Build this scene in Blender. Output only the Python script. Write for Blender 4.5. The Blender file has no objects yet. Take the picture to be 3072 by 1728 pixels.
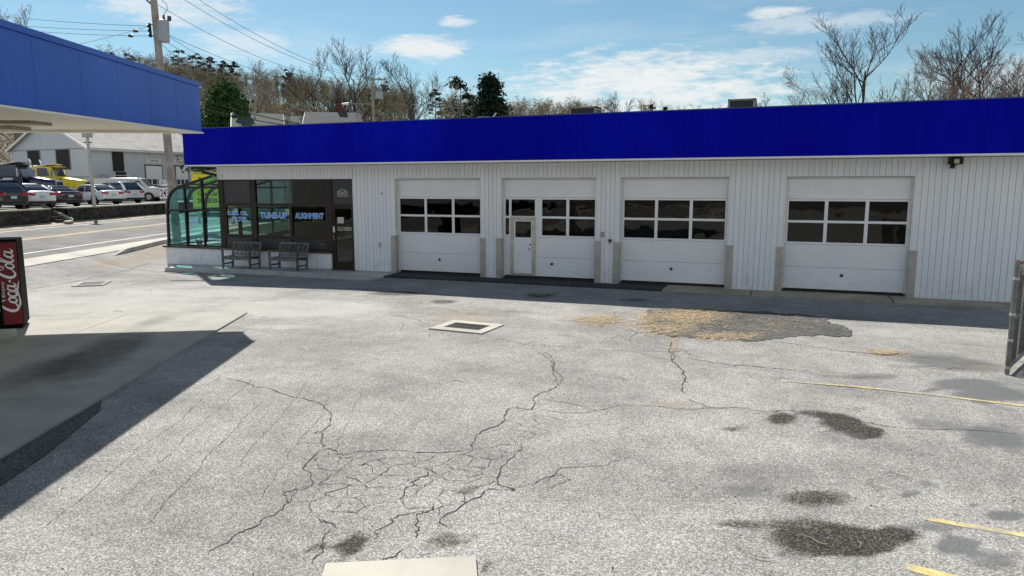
import bpy, bmesh, math, random
import numpy as np
from mathutils import Vector, Matrix, geometry
R = math.radians
random.seed(7)
rng = np.random.default_rng(11)
SC = bpy.context.scene
COL = SC.collection

# ------------------------------------------------------------------ camera
PW, PH, PF = 3072.0, 1728.0, 2135.56          # photo size and focal length in photo pixels
CAM = np.array([0.0, -20.527, 2.761])
YAW, PITCH, ROLL = -0.3655, 0.1414, -0.0005
FW = np.array([math.sin(YAW)*math.cos(PITCH), math.cos(YAW)*math.cos(PITCH), -math.sin(PITCH)])
RT = np.array([math.cos(YAW), -math.sin(YAW), 0.0])
UP = np.cross(RT, FW)
RT, UP = math.cos(ROLL)*RT+math.sin(ROLL)*UP, -math.sin(ROLL)*RT+math.cos(ROLL)*UP
cd = bpy.data.cameras.new('camera'); cam = bpy.data.objects.new('camera', cd); COL.objects.link(cam)
cam.matrix_world = Matrix([[RT[0], UP[0], -FW[0], CAM[0]], [RT[1], UP[1], -FW[1], CAM[1]],
                           [RT[2], UP[2], -FW[2], CAM[2]], [0, 0, 0, 1]])
cd.sensor_width = 36.0; cd.lens = PF/PW*36.0; cd.clip_start = 0.1; cd.clip_end = 5000
SC.camera = cam
SC.cycles.max_bounces = 7; SC.cycles.diffuse_bounces = 3; SC.cycles.glossy_bounces = 3; SC.cycles.transparent_max_bounces = 16; SC.cycles.caustics_reflective = False; SC.cycles.caustics_refractive = False

# ------------------------------------------------------------------ sky, sun, exposure
SUNV = Vector((-0.72, 0.56, 1.0)).normalized()       # towards the sun
SUN_EL = math.asin(SUNV.z); SUN_AZ = math.atan2(SUNV.x, SUNV.y)
SKY_STRENGTH = 0.072; SUN_STRENGTH = 5.0
SC.view_settings.view_transform = 'Standard'; SC.view_settings.look = 'None'
SC.view_settings.exposure = 0.47; SC.view_settings.gamma = 1.0
SC.view_settings.use_curve_mapping = False
world = bpy.data.worlds.new('World'); SC.world = world; world.use_nodes = True

class NT:
    """small helper round a node tree"""
    def __init__(s, nt): s.t = nt; s.n = nt.nodes; s.l = nt.links
    def new(s, typ, **kw):
        n = s.n.new(typ)
        for k, v in kw.items(): setattr(n, k, v)
        return n
    def put(s, sock, v):
        if isinstance(v, bpy.types.NodeSocket): s.l.new(v, sock)
        elif v is not None:
            if hasattr(sock.default_value, '__len__') and not hasattr(v, '__len__'): v = (v, v, v, 1)[:len(sock.default_value)]
            if hasattr(sock.default_value, '__len__') and len(v) == 3 and len(sock.default_value) == 4: v = (*v, 1)
            sock.default_value = v
    def math(s, op, a, b=None, c=None, clamp=False):
        n = s.new('ShaderNodeMath', operation=op, use_clamp=clamp)
        for i, v in enumerate((a, b, c)): s.put(n.inputs[i], v)
        return n.outputs[0]
    def mix(s, f, a, b, blend='MIX'):
        n = s.new('ShaderNodeMix', data_type='RGBA', blend_type=blend)
        s.put(n.inputs[0], f); s.put(n.inputs[6], a); s.put(n.inputs[7], b)
        return n.outputs[2]
    def noise(s, vec, scale, detail=4, rough=.55, dist=0):
        n = s.new('ShaderNodeTexNoise'); s.put(n.inputs['Vector'], vec)
        n.inputs['Scale'].default_value = scale; n.inputs['Detail'].default_value = detail
        n.inputs['Roughness'].default_value = rough; n.inputs['Distortion'].default_value = dist
        return n.outputs['Fac']
    def voro(s, vec, scale, feature='F1', out='Color', rnd=1):
        n = s.new('ShaderNodeTexVoronoi', feature=feature); s.put(n.inputs['Vector'], vec)
        n.inputs['Scale'].default_value = scale; n.inputs['Randomness'].default_value = rnd
        return n.outputs[out]
    def ramp(s, f, stops):
        n = s.new('ShaderNodeValToRGB'); s.put(n.inputs[0], f)
        e = n.color_ramp.elements
        while len(e) < len(stops): e.new(0.5)
        for k, (p, c) in zip(e, stops):
            k.position = p; k.color = (c, c, c, 1) if not hasattr(c, '__len__') else (*c[:3], 1)
        return n.outputs[0]
    def step(s, f, a, b, x=0., y=1.):
        n = s.new('ShaderNodeMapRange', interpolation_type='SMOOTHSTEP')
        s.put(n.inputs[0], f); n.inputs[1].default_value = a; n.inputs[2].default_value = b
        n.inputs[3].default_value = x; n.inputs[4].default_value = y
        return n.outputs[0]
    def scale(s, vec, xyz):
        n = s.new('ShaderNodeMapping'); s.put(n.inputs[0], vec); n.inputs['Scale'].default_value = xyz
        return n.outputs[0]

def build_world():
    w = NT(world.node_tree); w.n.clear()
    tc = w.new('ShaderNodeTexCoord'); d = tc.outputs['Generated']
    sky = w.new('ShaderNodeTexSky', sky_type='NISHITA', sun_disc=False, sun_elevation=SUN_EL, sun_rotation=SUN_AZ,
                altitude=100, air_density=1.0, dust_density=0.2, ozone_density=1.5)
    sp = w.new('ShaderNodeSeparateXYZ'); w.put(sp.inputs[0], d)
    x, y, z = sp.outputs
    az = w.math('MULTIPLY', w.math('ARCTAN2', x, y), 57.2958)
    el = w.math('MULTIPLY', w.math('ARCSINE', z), 57.2958)
    cv = w.new('ShaderNodeCombineXYZ'); w.put(cv.inputs[0], w.math('MULTIPLY', az, .1)); w.put(cv.inputs[1], w.math('MULTIPLY', el, .38))
    n1 = w.noise(cv.outputs[0], 1.3, 7, .6, .6)
    n2 = w.noise(cv.outputs[0], 3.2, 6, .62)
    n3 = w.noise(cv.outputs[0], 7.5, 6, .65, .4)
    wob = w.math('ADD', w.math('MULTIPLY', w.math('SUBTRACT', n1, .5), 2.4), w.math('MULTIPLY', w.math('SUBTRACT', n2, .5), 3.0))
    wob = w.math('ADD', wob, w.math('MULTIPLY', w.math('SUBTRACT', n3, .5), 2.6))
    # cloud banks of the day: (azimuth, elevation, half width, half height, opacity)
    banks = [(-10.5, 7.4, 10.5, 2.8, .95), (-13, 5.0, 14., 2.0, .9), (-5., 9.4, 8., .7, .5), (-27.8, 10.4, 3.6, .9, .9), (-25.3, 12.4, 1.6, .4, .8), (-45., 12.6, 5.0, 1.6, .7),
             (-41., 10.2, 3.5, 1.2, .55), (2., 11.4, 6.5, .6, .45), (13, 6.5, 6, 2.0, .5), (-1.5, 12.4, 2.2, .4, .75), (9., 14., 4., .45, .5)]
    tot = None
    for a, e, ra, re, op in banks:
        da = w.math('MULTIPLY', w.math('SUBTRACT', az, a), 1/ra); de = w.math('MULTIPLY', w.math('SUBTRACT', el, e), 1/re)
        q = w.math('ADD', w.math('MULTIPLY', da, da), w.math('MULTIPLY', de, de))
        m = w.step(w.math('ADD', q, wob), 1.5, -.25, 0, op)
        tot = m if tot is None else w.math('MAXIMUM', tot, m)
    # thin cirrus veil everywhere
    cv2 = w.new('ShaderNodeCombineXYZ'); w.put(cv2.inputs[0], w.math('MULTIPLY', az, .03)); w.put(cv2.inputs[1], w.math('MULTIPLY', el, .22))
    ci = w.step(w.noise(cv2.outputs[0], 1.6, 6, .6, .3), .46, .85, 0, .42)
    tot = w.math('MAXIMUM', tot, ci)
    # cloud belt added outside the camera view to brighten the facade, thinning towards zenith
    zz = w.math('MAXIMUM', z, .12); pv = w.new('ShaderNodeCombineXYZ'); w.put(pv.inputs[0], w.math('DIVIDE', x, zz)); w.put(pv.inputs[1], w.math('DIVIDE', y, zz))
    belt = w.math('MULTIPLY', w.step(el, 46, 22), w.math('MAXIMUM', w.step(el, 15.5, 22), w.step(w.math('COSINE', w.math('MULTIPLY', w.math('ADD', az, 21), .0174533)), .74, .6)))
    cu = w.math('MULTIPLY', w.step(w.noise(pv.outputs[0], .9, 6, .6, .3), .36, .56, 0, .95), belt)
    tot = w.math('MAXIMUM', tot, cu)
    tot = w.math('MULTIPLY', tot, w.step(el, -1, 2))
    cloud = (8.8, 9.0, 9.0)
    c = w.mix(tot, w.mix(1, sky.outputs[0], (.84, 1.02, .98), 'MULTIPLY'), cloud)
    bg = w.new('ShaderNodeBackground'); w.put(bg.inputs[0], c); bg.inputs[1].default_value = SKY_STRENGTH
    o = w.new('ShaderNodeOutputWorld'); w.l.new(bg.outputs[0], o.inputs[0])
build_world()
sl = bpy.data.lights.new('sun', 'SUN'); sl.energy = SUN_STRENGTH; sl.angle = R(.53); sl.color = (1, .955, .88)
so = bpy.data.objects.new('sun', sl); COL.objects.link(so); so.location = (-30, 25, 45)
so.rotation_euler = SUNV.to_track_quat('Z', 'Y').to_euler()

# ------------------------------------------------------------------ pixel -> place helpers
def ray(u, v): return FW + RT*(u-PW/2)/PF - UP*(v-PH/2)/PF
def onz(u, v, z):
    q = ray(u, v); return CAM + q*(z-CAM[2])/q[2]
def ony(u, v, y):
    q = ray(u, v); return CAM + q*(y-CAM[1])/q[1]
def at(u, v, D):
    q = ray(u, v); return CAM + q*D/math.hypot(q[0], q[1])
def sstep(a, b, x):
    t = np.clip((x-a)/(b-a), 0, 1); return t*t*(3-2*t)
RA = np.array([-27.43, -1.64]); RE = np.array([-0.381, 0.9246]); RN = np.array([-0.9246, -0.381])   # road near edge line, along, across
def rs(x, y): return (np.asarray(x)-RA[0])*RN[0]+(np.asarray(y)-RA[1])*RN[1]
def gz(x, y):
    """height of the lot"""
    b = -.12-.15*sstep(-10, -20, x)
    r = sstep(-5.5, -1.2, rs(x, y))
    return b+(.14-b)*r
def road_z(s): return .2+.04*np.asarray(s)
def gp(u, v, dz=0.):
    z = -.15
    for _ in range(12):
        p = onz(u, v, z+dz); z = float(gz(p[0], p[1]))
    return np.array([p[0], p[1], z+dz])
def rp(u, v, dz=0.):
    z = .3
    for _ in range(12):
        p = onz(u, v, z); z = float(road_z(rs(p[0], p[1])))+dz
    return np.array([p[0], p[1], z])

# ------------------------------------------------------------------ materials
def new_mat(name):
    m = bpy.data.materials.new(name); m.use_nodes = True
    t = NT(m.node_tree); t.n.clear()
    o = t.new('ShaderNodeOutputMaterial'); b = t.new('ShaderNodeBsdfPrincipled'); t.l.new(b.outputs[0], o.inputs[0])
    t.b = b; t.o = o; t.tc = t.new('ShaderNodeTexCoord'); t.P = t.tc.outputs['Object']
    t.geo = t.new('ShaderNodeNewGeometry'); t.G = t.geo.outputs['Position']
    return m, t
def bump(t, h, strength=.3, dist=.01):
    n = t.new('ShaderNodeBump'); n.inputs['Strength'].default_value = strength; n.inputs['Distance'].default_value = dist
    t.put(n.inputs['Height'], h); t.l.new(n.outputs[0], t.b.inputs['Normal'])
def M(name, col, rough=.6, metal=0., var=.12, vs=3., bs=0., bstr=.2, bd=.005, spec=.5, coat=0., world_space=True, dirt=None):
    m, t = new_mat(name)
    P = t.G if world_space else t.P
    c = np.array(col)
    if var:
        f = t.noise(P, vs, 6, .62)
        cc = t.mix(t.step(f, .3, .7), tuple(np.clip(c*(1-var), 0, 1)), tuple(np.clip(c*(1+var), 0, 1)))
    else: cc = tuple(c)
    if dirt:     # (colour, scale, threshold, amount)
        f = t.step(t.noise(P, dirt[1], 8, .7), dirt[2], dirt[2]+.22, 0, dirt[3])
        cc = t.mix(f, cc, dirt[0])
    t.put(t.b.inputs['Base Color'], cc)
    t.b.inputs['Roughness'].default_value = rough; t.b.inputs['Metallic'].default_value = metal
    t.b.inputs['Specular IOR Level'].default_value = spec; t.b.inputs['Coat Weight'].default_value = coat
    if bs: bump(t, t.noise(P, bs, 5, .6), bstr, bd)
    return m
def glass(name, tint, refl=1.0, rough=.0, wav=0.):
    m, t = new_mat(name); t.n.remove(t.b)
    tr = t.new('ShaderNodeBsdfTransparent'); tr.inputs[0].default_value = (*tint, 1)
    gl = t.new('ShaderNodeBsdfGlossy'); gl.inputs[0].default_value = (refl, refl, refl, 1); gl.inputs['Roughness'].default_value = rough
    lw = t.new('ShaderNodeLayerWeight'); lw.inputs[0].default_value = .5
    fr = t.math('ADD', .035, t.math('MULTIPLY', t.math('POWER', lw.outputs['Facing'], 5), .9))
    if wav:
        bp = t.new('ShaderNodeBump'); bp.inputs['Strength'].default_value = wav; bp.inputs['Distance'].default_value = .05
        t.put(bp.inputs['Height'], t.noise(t.G, 1.6, 2, .4)); t.l.new(bp.outputs[0], gl.inputs['Normal'])
    mx = t.new('ShaderNodeMixShader'); t.l.new(fr, mx.inputs[0]); t.l.new(tr.outputs[0], mx.inputs[1]); t.l.new(gl.outputs[0], mx.inputs[2])
    t.l.new(mx.outputs[0], t.o.inputs[0])
    return m
MT = {}

# ------------------------------------------------------------------ mesh helpers
class MB:
    """collects shapes; build() links them as ONE mesh object"""
    def __init__(s): s.v = []; s.f = []; s.mi = []; s.cur = 0
    def add(s, vs, fs):
        o = len(s.v); s.v += [tuple(map(float, p)) for p in vs]; s.f += [tuple(i+o for i in f) for f in fs]; s.mi += [s.cur]*len(fs)
        return s
    def box(s, x0, x1, y0, y1, z0, z1):
        return s.add([(x0,y0,z0),(x1,y0,z0),(x1,y1,z0),(x0,y1,z0),(x0,y0,z1),(x1,y0,z1),(x1,y1,z1),(x0,y1,z1)],
                     [(0,3,2,1),(4,5,6,7),(0,1,5,4),(1,2,6,5),(2,3,7,6),(3,0,4,7)])
    def cbox(s, x0, x1, y0, y1, z0, z1, c=.01):
        """box with chamfered vertical (z) edges and top edge"""
        pts = [(x0+c,y0),(x1-c,y0),(x1,y0+c),(x1,y1-c),(x1-c,y1),(x0+c,y1),(x0,y1-c),(x0,y0+c)]
        mx, my = (x0+x1)/2, (y0+y1)/2
        ins = [(px+(c if px < mx else -c), py+(c if py < my else -c)) for px, py in pts]
        v = [(*p, z0) for p in pts]+[(*p, z1-c) for p in pts]+[(*p, z1) for p in ins]
        f = [tuple(range(7, -1, -1)), tuple(range(16, 24))]
        for k in (0, 8):
            for i in range(8): f.append((k+i, k+(i+1) % 8, k+8+(i+1) % 8, k+8+i))
        return s.add(v, f)
    def bar(s, a, b, w, h, up=(0, 0, 1)):
        a, b = Vector(a), Vector(b); d = (b-a).normalized(); u = Vector(up)
        sx = d.cross(u)
        if sx.length < 1e-4: sx = d.cross(Vector((1, 0, 0)))
        sx.normalize(); sz = sx.cross(d)
        vs = [p+sx*i*w/2+sz*j*h/2 for p in (a, b) for i, j in ((-1,-1),(1,-1),(1,1),(-1,1))]
        return s.add(vs, [(0,1,2,3),(7,6,5,4),(0,4,5,1),(1,5,6,2),(2,6,7,3),(3,7,4,0)])
    def tube(s, pts, rad, n=8, cap=True):
        pts = [Vector(p) for p in pts]; rad = list(rad) if hasattr(rad, '__len__') else [rad]*len(pts)
        vs = []; prev = None
        for i, p in enumerate(pts):
            d = (pts[min(i+1, len(pts)-1)]-pts[max(i-1, 0)]).normalized()
            if prev is None:
                prev = d.cross(Vector((0, 0, 1)))
                if prev.length < 1e-3: prev = d.cross(Vector((1, 0, 0)))
            prev = (prev-d*prev.dot(d)).normalized(); q = d.cross(prev)
            vs += [p+(prev*math.cos(2*math.pi*k/n)+q*math.sin(2*math.pi*k/n))*rad[i] for k in range(n)]
        fs = [(i*n+k, i*n+(k+1) % n, (i+1)*n+(k+1) % n, (i+1)*n+k) for i in range(len(pts)-1) for k in range(n)]
        if cap: fs += [tuple(range(n-1, -1, -1)), tuple(range((len(pts)-1)*n, len(pts)*n))]
        return s.add(vs, fs)
    def prism(s, poly, z0, z1):
        n = len(poly); a = sum(poly[i][0]*poly[(i+1) % n][1]-poly[(i+1) % n][0]*poly[i][1] for i in range(n))
        if a < 0: poly = poly[::-1]
        z0 = z0 if hasattr(z0, '__len__') else [z0]*n; z1 = z1 if hasattr(z1, '__len__') else [z1]*n
        if a < 0: z0, z1 = z0[::-1], z1[::-1]
        return s.add([(*p[:2], z) for p, z in zip(poly, z0)]+[(*p[:2], z) for p, z in zip(poly, z1)],
                     [tuple(range(n-1, -1, -1)), tuple(range(n, 2*n))]+[(i, (i+1) % n, n+(i+1) % n, n+i) for i in range(n)])
    def xz(s, poly, y0, y1):
        """prism of an x-z outline from y0 (front) to y1"""
        n = len(poly); a = sum(poly[i][0]*poly[(i+1) % n][1]-poly[(i+1) % n][0]*poly[i][1] for i in range(n))
        if a < 0: poly = poly[::-1]
        return s.add([(p[0], y0, p[1]) for p in poly]+[(p[0], y1, p[1]) for p in poly],
                     [tuple(range(n)), tuple(range(2*n-1, n-1, -1))]+[(i, n+i, n+(i+1) % n, (i+1) % n) for i in range(n)])
    def disc(s, c, r, axis, th, n=14):
        a = Vector(axis).normalized(); c = Vector(c)
        return s.tube([c, c+a*th], r, n)
    def lathe(s, prof, c=(0, 0, 0), n=16):
        vs = [(c[0]+r*math.cos(2*math.pi*k/n), c[1]+r*math.sin(2*math.pi*k/n), c[2]+z) for r, z in prof for k in range(n)]
        fs = [(i*n+k, i*n+(k+1) % n, (i+1)*n+(k+1) % n, (i+1)*n+k) for i in range(len(prof)-1) for k in range(n)]
        fs += [tuple(range(n-1, -1, -1)), tuple(range((len(prof)-1)*n, len(prof)*n))]
        return s.add(vs, fs)
    def mesh(s, name, smooth=False):
        me = bpy.data.meshes.new(name); me.from_pydata(s.v, [], s.f); me.validate()
        if smooth: me.polygons.foreach_set('use_smooth', [True]*len(me.polygons))
        if any(s.mi) and len(s.mi) == len(me.polygons): me.polygons.foreach_set('material_index', s.mi)
        return me
    def build(s, name, mat, parent=None, smooth=False, bevel=0):
        me = s.mesh(name, smooth)
        for m in (mat if isinstance(mat, (list, tuple)) else [mat]): me.materials.append(MT[m] if isinstance(m, str) else m)
        o = link(name, me, parent)
        if bevel:
            b = o.modifiers.new('bevel', 'BEVEL'); b.width = bevel; b.segments = 2; b.limit_method = 'ANGLE'; b.angle_limit = R(35)
        return o
def link(name, data, parent=None):
    o = bpy.data.objects.new(name, data); COL.objects.link(o)
    if parent is not None: o.parent = parent
    return o
def tag(o, label=None, cat=None, group=None, kind=None):
    for k, v in (('label', label), ('category', cat), ('group', group), ('kind', kind)):
        if v: o[k] = v
    return o
def thing(name, label, cat, loc=(0, 0, 0), rz=0., group=None):
    o = bpy.data.objects.new(name, None); COL.objects.link(o); o.empty_display_size = .2
    o.location = loc; o.rotation_euler = (0, 0, rz)
    return tag(o, label, cat, group)
def copy_tree(o, parent=None):
    c = o.copy(); COL.objects.link(c); c.parent = parent
    for ch in o.children: copy_tree(ch, c)
    return c
def npmesh(name, V, F, mats, mi=None, smooth=False):
    """fast mesh from arrays; F is (n,3) or (n,4)"""
    V = np.asarray(V, np.float32); F = np.asarray(F, np.int32); k = F.shape[1]
    me = bpy.data.meshes.new(name); me.vertices.add(len(V)); me.vertices.foreach_set('co', V.ravel())
    me.loops.add(F.size); me.loops.foreach_set('vertex_index', F.ravel())
    me.polygons.add(len(F)); me.polygons.foreach_set('loop_start', np.arange(0, F.size, k, dtype=np.int32))
    if mi is not None: me.polygons.foreach_set('material_index', np.asarray(mi, np.int32))
    if smooth: me.polygons.foreach_set('use_smooth', np.ones(len(F), bool))
    me.update(calc_edges=True)
    for m in mats: me.materials.append(MT[m])
    return me
def text(name, body, size, mat, parent, loc, rot=(R(90), 0, 0), width=None, ext=.002, bold=0., align='CENTER', height=None):
    cu = bpy.data.curves.new(name, 'FONT'); cu.body = body; cu.size = size; cu.align_x = align; cu.align_y = 'CENTER'
    cu.extrude = ext; cu.offset = bold; cu.resolution_u = 3; cu.space_line = .85
    o = bpy.data.objects.new(name, cu); COL.objects.link(o)
    bpy.context.view_layer.update()
    me = bpy.data.meshes.new_from_object(o.evaluated_get(bpy.context.evaluated_depsgraph_get()))
    bpy.data.objects.remove(o)
    co = np.empty(len(me.vertices)*3, np.float32); me.vertices.foreach_get('co', co); co = co.reshape(-1, 3)
    if align == 'CENTER':
        co[:, :2] -= (co[:, :2].max(0)+co[:, :2].min(0))/2
    if width: co[:, 0] *= width/(np.ptp(co[:, 0])+1e-6)
    if height: co[:, 1] *= height/(np.ptp(co[:, 1])+1e-6)
    me.vertices.foreach_set('co', co.ravel()); me.update()
    me.materials.clear(); me.materials.append(MT[mat])
    t = link(name, me, parent); t.location = loc; t.rotation_euler = rot
    return t
# ================================================================== MATERIALS
def asphalt_mat(name, lo, hi, coarse=62., attr=False, streak=.25):
    m, t = new_mat(name)
    cell = t.new('ShaderNodeSeparateColor'); t.put(cell.inputs[0], t.voro(t.G, coarse)); r = cell.outputs[0]
    fine = t.noise(t.G, 150, 2, .6)
    big = t.noise(t.G, .55, 8, .65)
    mid = t.noise(t.scale(t.G, (1.6, .9, 1)), 2.2, 6, .68)
    sp = t.math('POWER', r, 1.6)
    c = t.mix(sp, tuple(lo), tuple(hi))
    c = t.mix(t.step(fine, .35, .75, 0, .45), c, tuple(np.array(lo)*.75))
    tone = t.math('ADD', t.math('MULTIPLY', t.step(big, .28, .72), .42), t.math('MULTIPLY', t.step(mid, .2, .8), streak))
    rot = t.new('ShaderNodeMapping'); t.put(rot.inputs[0], t.G); rot.inputs['Rotation'].default_value = (0, 0, R(63)); rot.inputs['Scale'].default_value = (.35, 3.2, 1)
    lane = t.noise(rot.outputs[0], .8, 7, .7)                       # drag and tyre streaks along the drive
    tone = t.math('ADD', tone, t.math('MULTIPLY', t.step(lane, .42, .7), -.13))
    tone = t.math('ADD', tone, .71)
    cm = t.new('ShaderNodeCombineColor')
    for i in range(3): t.put(cm.inputs[i], tone)
    c = t.mix(1, c, cm.outputs[0], 'MULTIPLY')
    # warm / bluish aggregate tints
    hue = t.mix(cell.outputs[1], (1.05, 1.0, .93), (.97, 1.0, 1.04)); c = t.mix(1, c, hue, 'MULTIPLY')
    if attr:
        for nm, colr, amp in (('oil', (.024, .021, .016), 1.05), ('grime', (.11, .113, .118), .8), ('dirt', (.27, .22, .15), .6), ('pale', (.46, .45, .42), .6)):
            a = t.new('ShaderNodeAttribute', attribute_name=nm)
            f = t.math('SUBTRACT', t.math('MULTIPLY', a.outputs['Fac'], 1.7), t.math('MULTIPLY', t.noise(t.G, 4 if nm != 'oil' else 6, 8, .76), 1.0))
            f = t.math('MULTIPLY', t.step(f, -.1, .72), t.math('ADD', .86, t.math('MULTIPLY', sp, -.35)) if nm == 'oil' else .85)
            f = t.math('MULTIPLY', f, amp*1.25, clamp=True)
            c = t.mix(f, c, colr)
    t.put(t.b.inputs['Base Color'], c); t.b.inputs['Roughness'].default_value = .93; t.b.inputs['Specular IOR Level'].default_value = .25
    h = t.math('ADD', t.math('MULTIPLY', r, .6), t.math('MULTIPLY', fine, .5))
    bump(t, h, .55, .006)
    return m
MT['asphalt'] = asphalt_mat('weathered_asphalt', (.150, .149, .145), (.53, .52, .497), 92, True)
MT['asphalt_road'] = asphalt_mat('road_asphalt', (.14, .137, .132), (.26, .255, .243), 50)
MT['asphalt_dark'] = asphalt_mat('dark_patch_asphalt', (.04, .041, .041), (.17, .172, .165), 70, False, .4)
MT['asphalt_apron'] = asphalt_mat('apron_asphalt', (.03, .032, .036), (.085, .09, .1), 70, False, .4)
MT['asphalt_upper'] = asphalt_mat('upper_lot_asphalt', (.16, .156, .148), (.34, .33, .315), 40)
def concrete_mat(name, col, ell=(), var=.14, stain=.35):
    m, t = new_mat(name)
    c = np.array(col)
    f = t.noise(t.G, .9, 8, .66); g = t.noise(t.G, 11, 6, .7); s = t.noise(t.G, 160, 2)
    cc = t.mix(t.step(f, .28, .72), tuple(c*(1-var)), tuple(c*(1+var)))
    cc = t.mix(t.step(g, .52, .85, 0, stain), cc, tuple(c*.6))
    cc = t.mix(t.step(s, .62, .8, 0, .4), cc, tuple(c*.55))
    sp = t.new('ShaderNodeSeparateXYZ'); t.put(sp.inputs[0], t.G)
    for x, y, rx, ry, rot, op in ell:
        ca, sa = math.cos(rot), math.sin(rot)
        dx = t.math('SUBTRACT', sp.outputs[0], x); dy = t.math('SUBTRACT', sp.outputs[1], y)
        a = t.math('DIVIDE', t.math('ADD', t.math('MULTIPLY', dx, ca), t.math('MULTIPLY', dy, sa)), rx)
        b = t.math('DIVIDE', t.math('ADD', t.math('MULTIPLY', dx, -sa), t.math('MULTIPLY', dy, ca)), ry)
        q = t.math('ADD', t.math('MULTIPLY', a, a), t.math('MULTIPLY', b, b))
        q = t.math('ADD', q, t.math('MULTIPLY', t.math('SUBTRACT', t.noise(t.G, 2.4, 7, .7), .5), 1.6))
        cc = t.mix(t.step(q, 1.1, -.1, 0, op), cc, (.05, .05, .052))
    t.put(t.b.inputs['Base Color'], cc); t.b.inputs['Roughness'].default_value = .88; t.b.inputs['Specular IOR Level'].default_value = .3
    bump(t, t.math('ADD', t.math('MULTIPLY', g, .5), s), .25, .004)
    return m
pa = gp(*(300, 1065)); pb = gp(470, 965); pc = gp(130, 1110)
PADROT = math.atan2(-.9063, .4226)
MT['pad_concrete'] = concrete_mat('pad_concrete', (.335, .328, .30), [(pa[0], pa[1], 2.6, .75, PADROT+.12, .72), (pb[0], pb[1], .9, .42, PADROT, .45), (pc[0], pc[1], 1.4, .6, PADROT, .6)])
MT['concrete'] = concrete_mat('pale_concrete', (.45, .427, .37))
MT['walk_concrete'] = concrete_mat('walk_concrete', (.47, .47, .44), (), .18, .5)
MT['apron_concrete'] = concrete_mat('apron_concrete', (.36, .32, .25), (), .25, .6)
MT['kerb'] = concrete_mat('kerb_concrete', (.40, .39, .355), (), .25, .55)
MT['collar'] = concrete_mat('drain_collar_concrete', (.43, .408, .353), (), .16, .4)
MT['crack'] = M('crack_fill', (.035, .033, .031), .95, var=.5, vs=6)
MT['yellow_paint'] = M('worn_yellow_paint', (.56, .46, .20), .9, var=.2, vs=9, dirt=((.27, .265, .25), 4, .40, .97))
MT['white_paint'] = M('road_white_paint', (.72, .72, .70), .8, var=.1, dirt=((.3, .3, .29), 8, .55, .6))
MT['road_yellow'] = M('road_yellow_paint', (.62, .48, .26), .8, var=.1, dirt=((.3, .29, .27), 8, .52, .7))
MT['verge'] = M('dirt_verge', (.36, .31, .235), .95, var=.45, vs=1.6, bs=9, bstr=.8, bd=.05, dirt=((.52, .48, .40), 5, .55, .8))
MT['earth'] = M('spring_ground', (.10, .08, .055), .95, var=.4, vs=.08, bs=1.5, bstr=.6, bd=.1, dirt=((.075, .075, .04), .11, .5, .7))
MT['straw'] = M('straw', (.46, .36, .22), .85, var=.45, vs=14)
MT['twig'] = M('dry_twig', (.30, .23, .15), .9, var=.5, vs=6)
MT['iron'] = M('drain_iron', (.06, .055, .06), .55, .6, var=.35, vs=14)
MT['black'] = M('pit_black', (.008, .008, .008), .9, var=0)

# ================================================================== GROUND
def ground_extent(name, xs, ys, zf, mat, smooth=True):
    X, Y = np.meshgrid(xs, ys); Z = zf(X, Y)
    V = np.stack([X.ravel(), Y.ravel(), Z.ravel()], 1); nx = len(xs)
    i = np.arange((len(ys)-1)*nx).reshape(len(ys)-1, nx)[:, :-1].ravel()
    F = np.stack([i, i+1, i+nx+1, i+nx], 1)
    return npmesh(name, V, F, [mat], smooth=smooth), V
# terrain with wooded hill to the north-west
def hill_ridge(azd):
    return np.interp(azd, [-180, -120, -95, -75, -57, -46, -40, -35, -28, -21, -15, -8, 5, 40, 90, 140, 180],
                     [14, 16, 24, 31, 33, 31.5, 29, 27, 24.5, 22.5, 21, 19, 15, 10, 10, 12, 14])
def terr(X, Y):
    dx, dy = X-CAM[0], Y-CAM[1]; D = np.hypot(dx, dy); a = np.degrees(np.arctan2(dx, dy))
    h = hill_ridge(a)*1.12*sstep(100, 275, D)*(1+.10*np.sin(a*.37)*np.sin(D*.012))
    return -.75+h+.6*np.sin(X*.05)*np.cos(Y*.043)*sstep(100, 200, D)
xs = np.concatenate([np.arange(-1500, -400, 60), np.arange(-400, 400, 8), np.arange(400, 1501, 60)]).astype(float)
me, _ = ground_extent('terrain', xs, xs.copy(), terr, 'earth'); tag(link('terrain', me), kind='structure')

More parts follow.
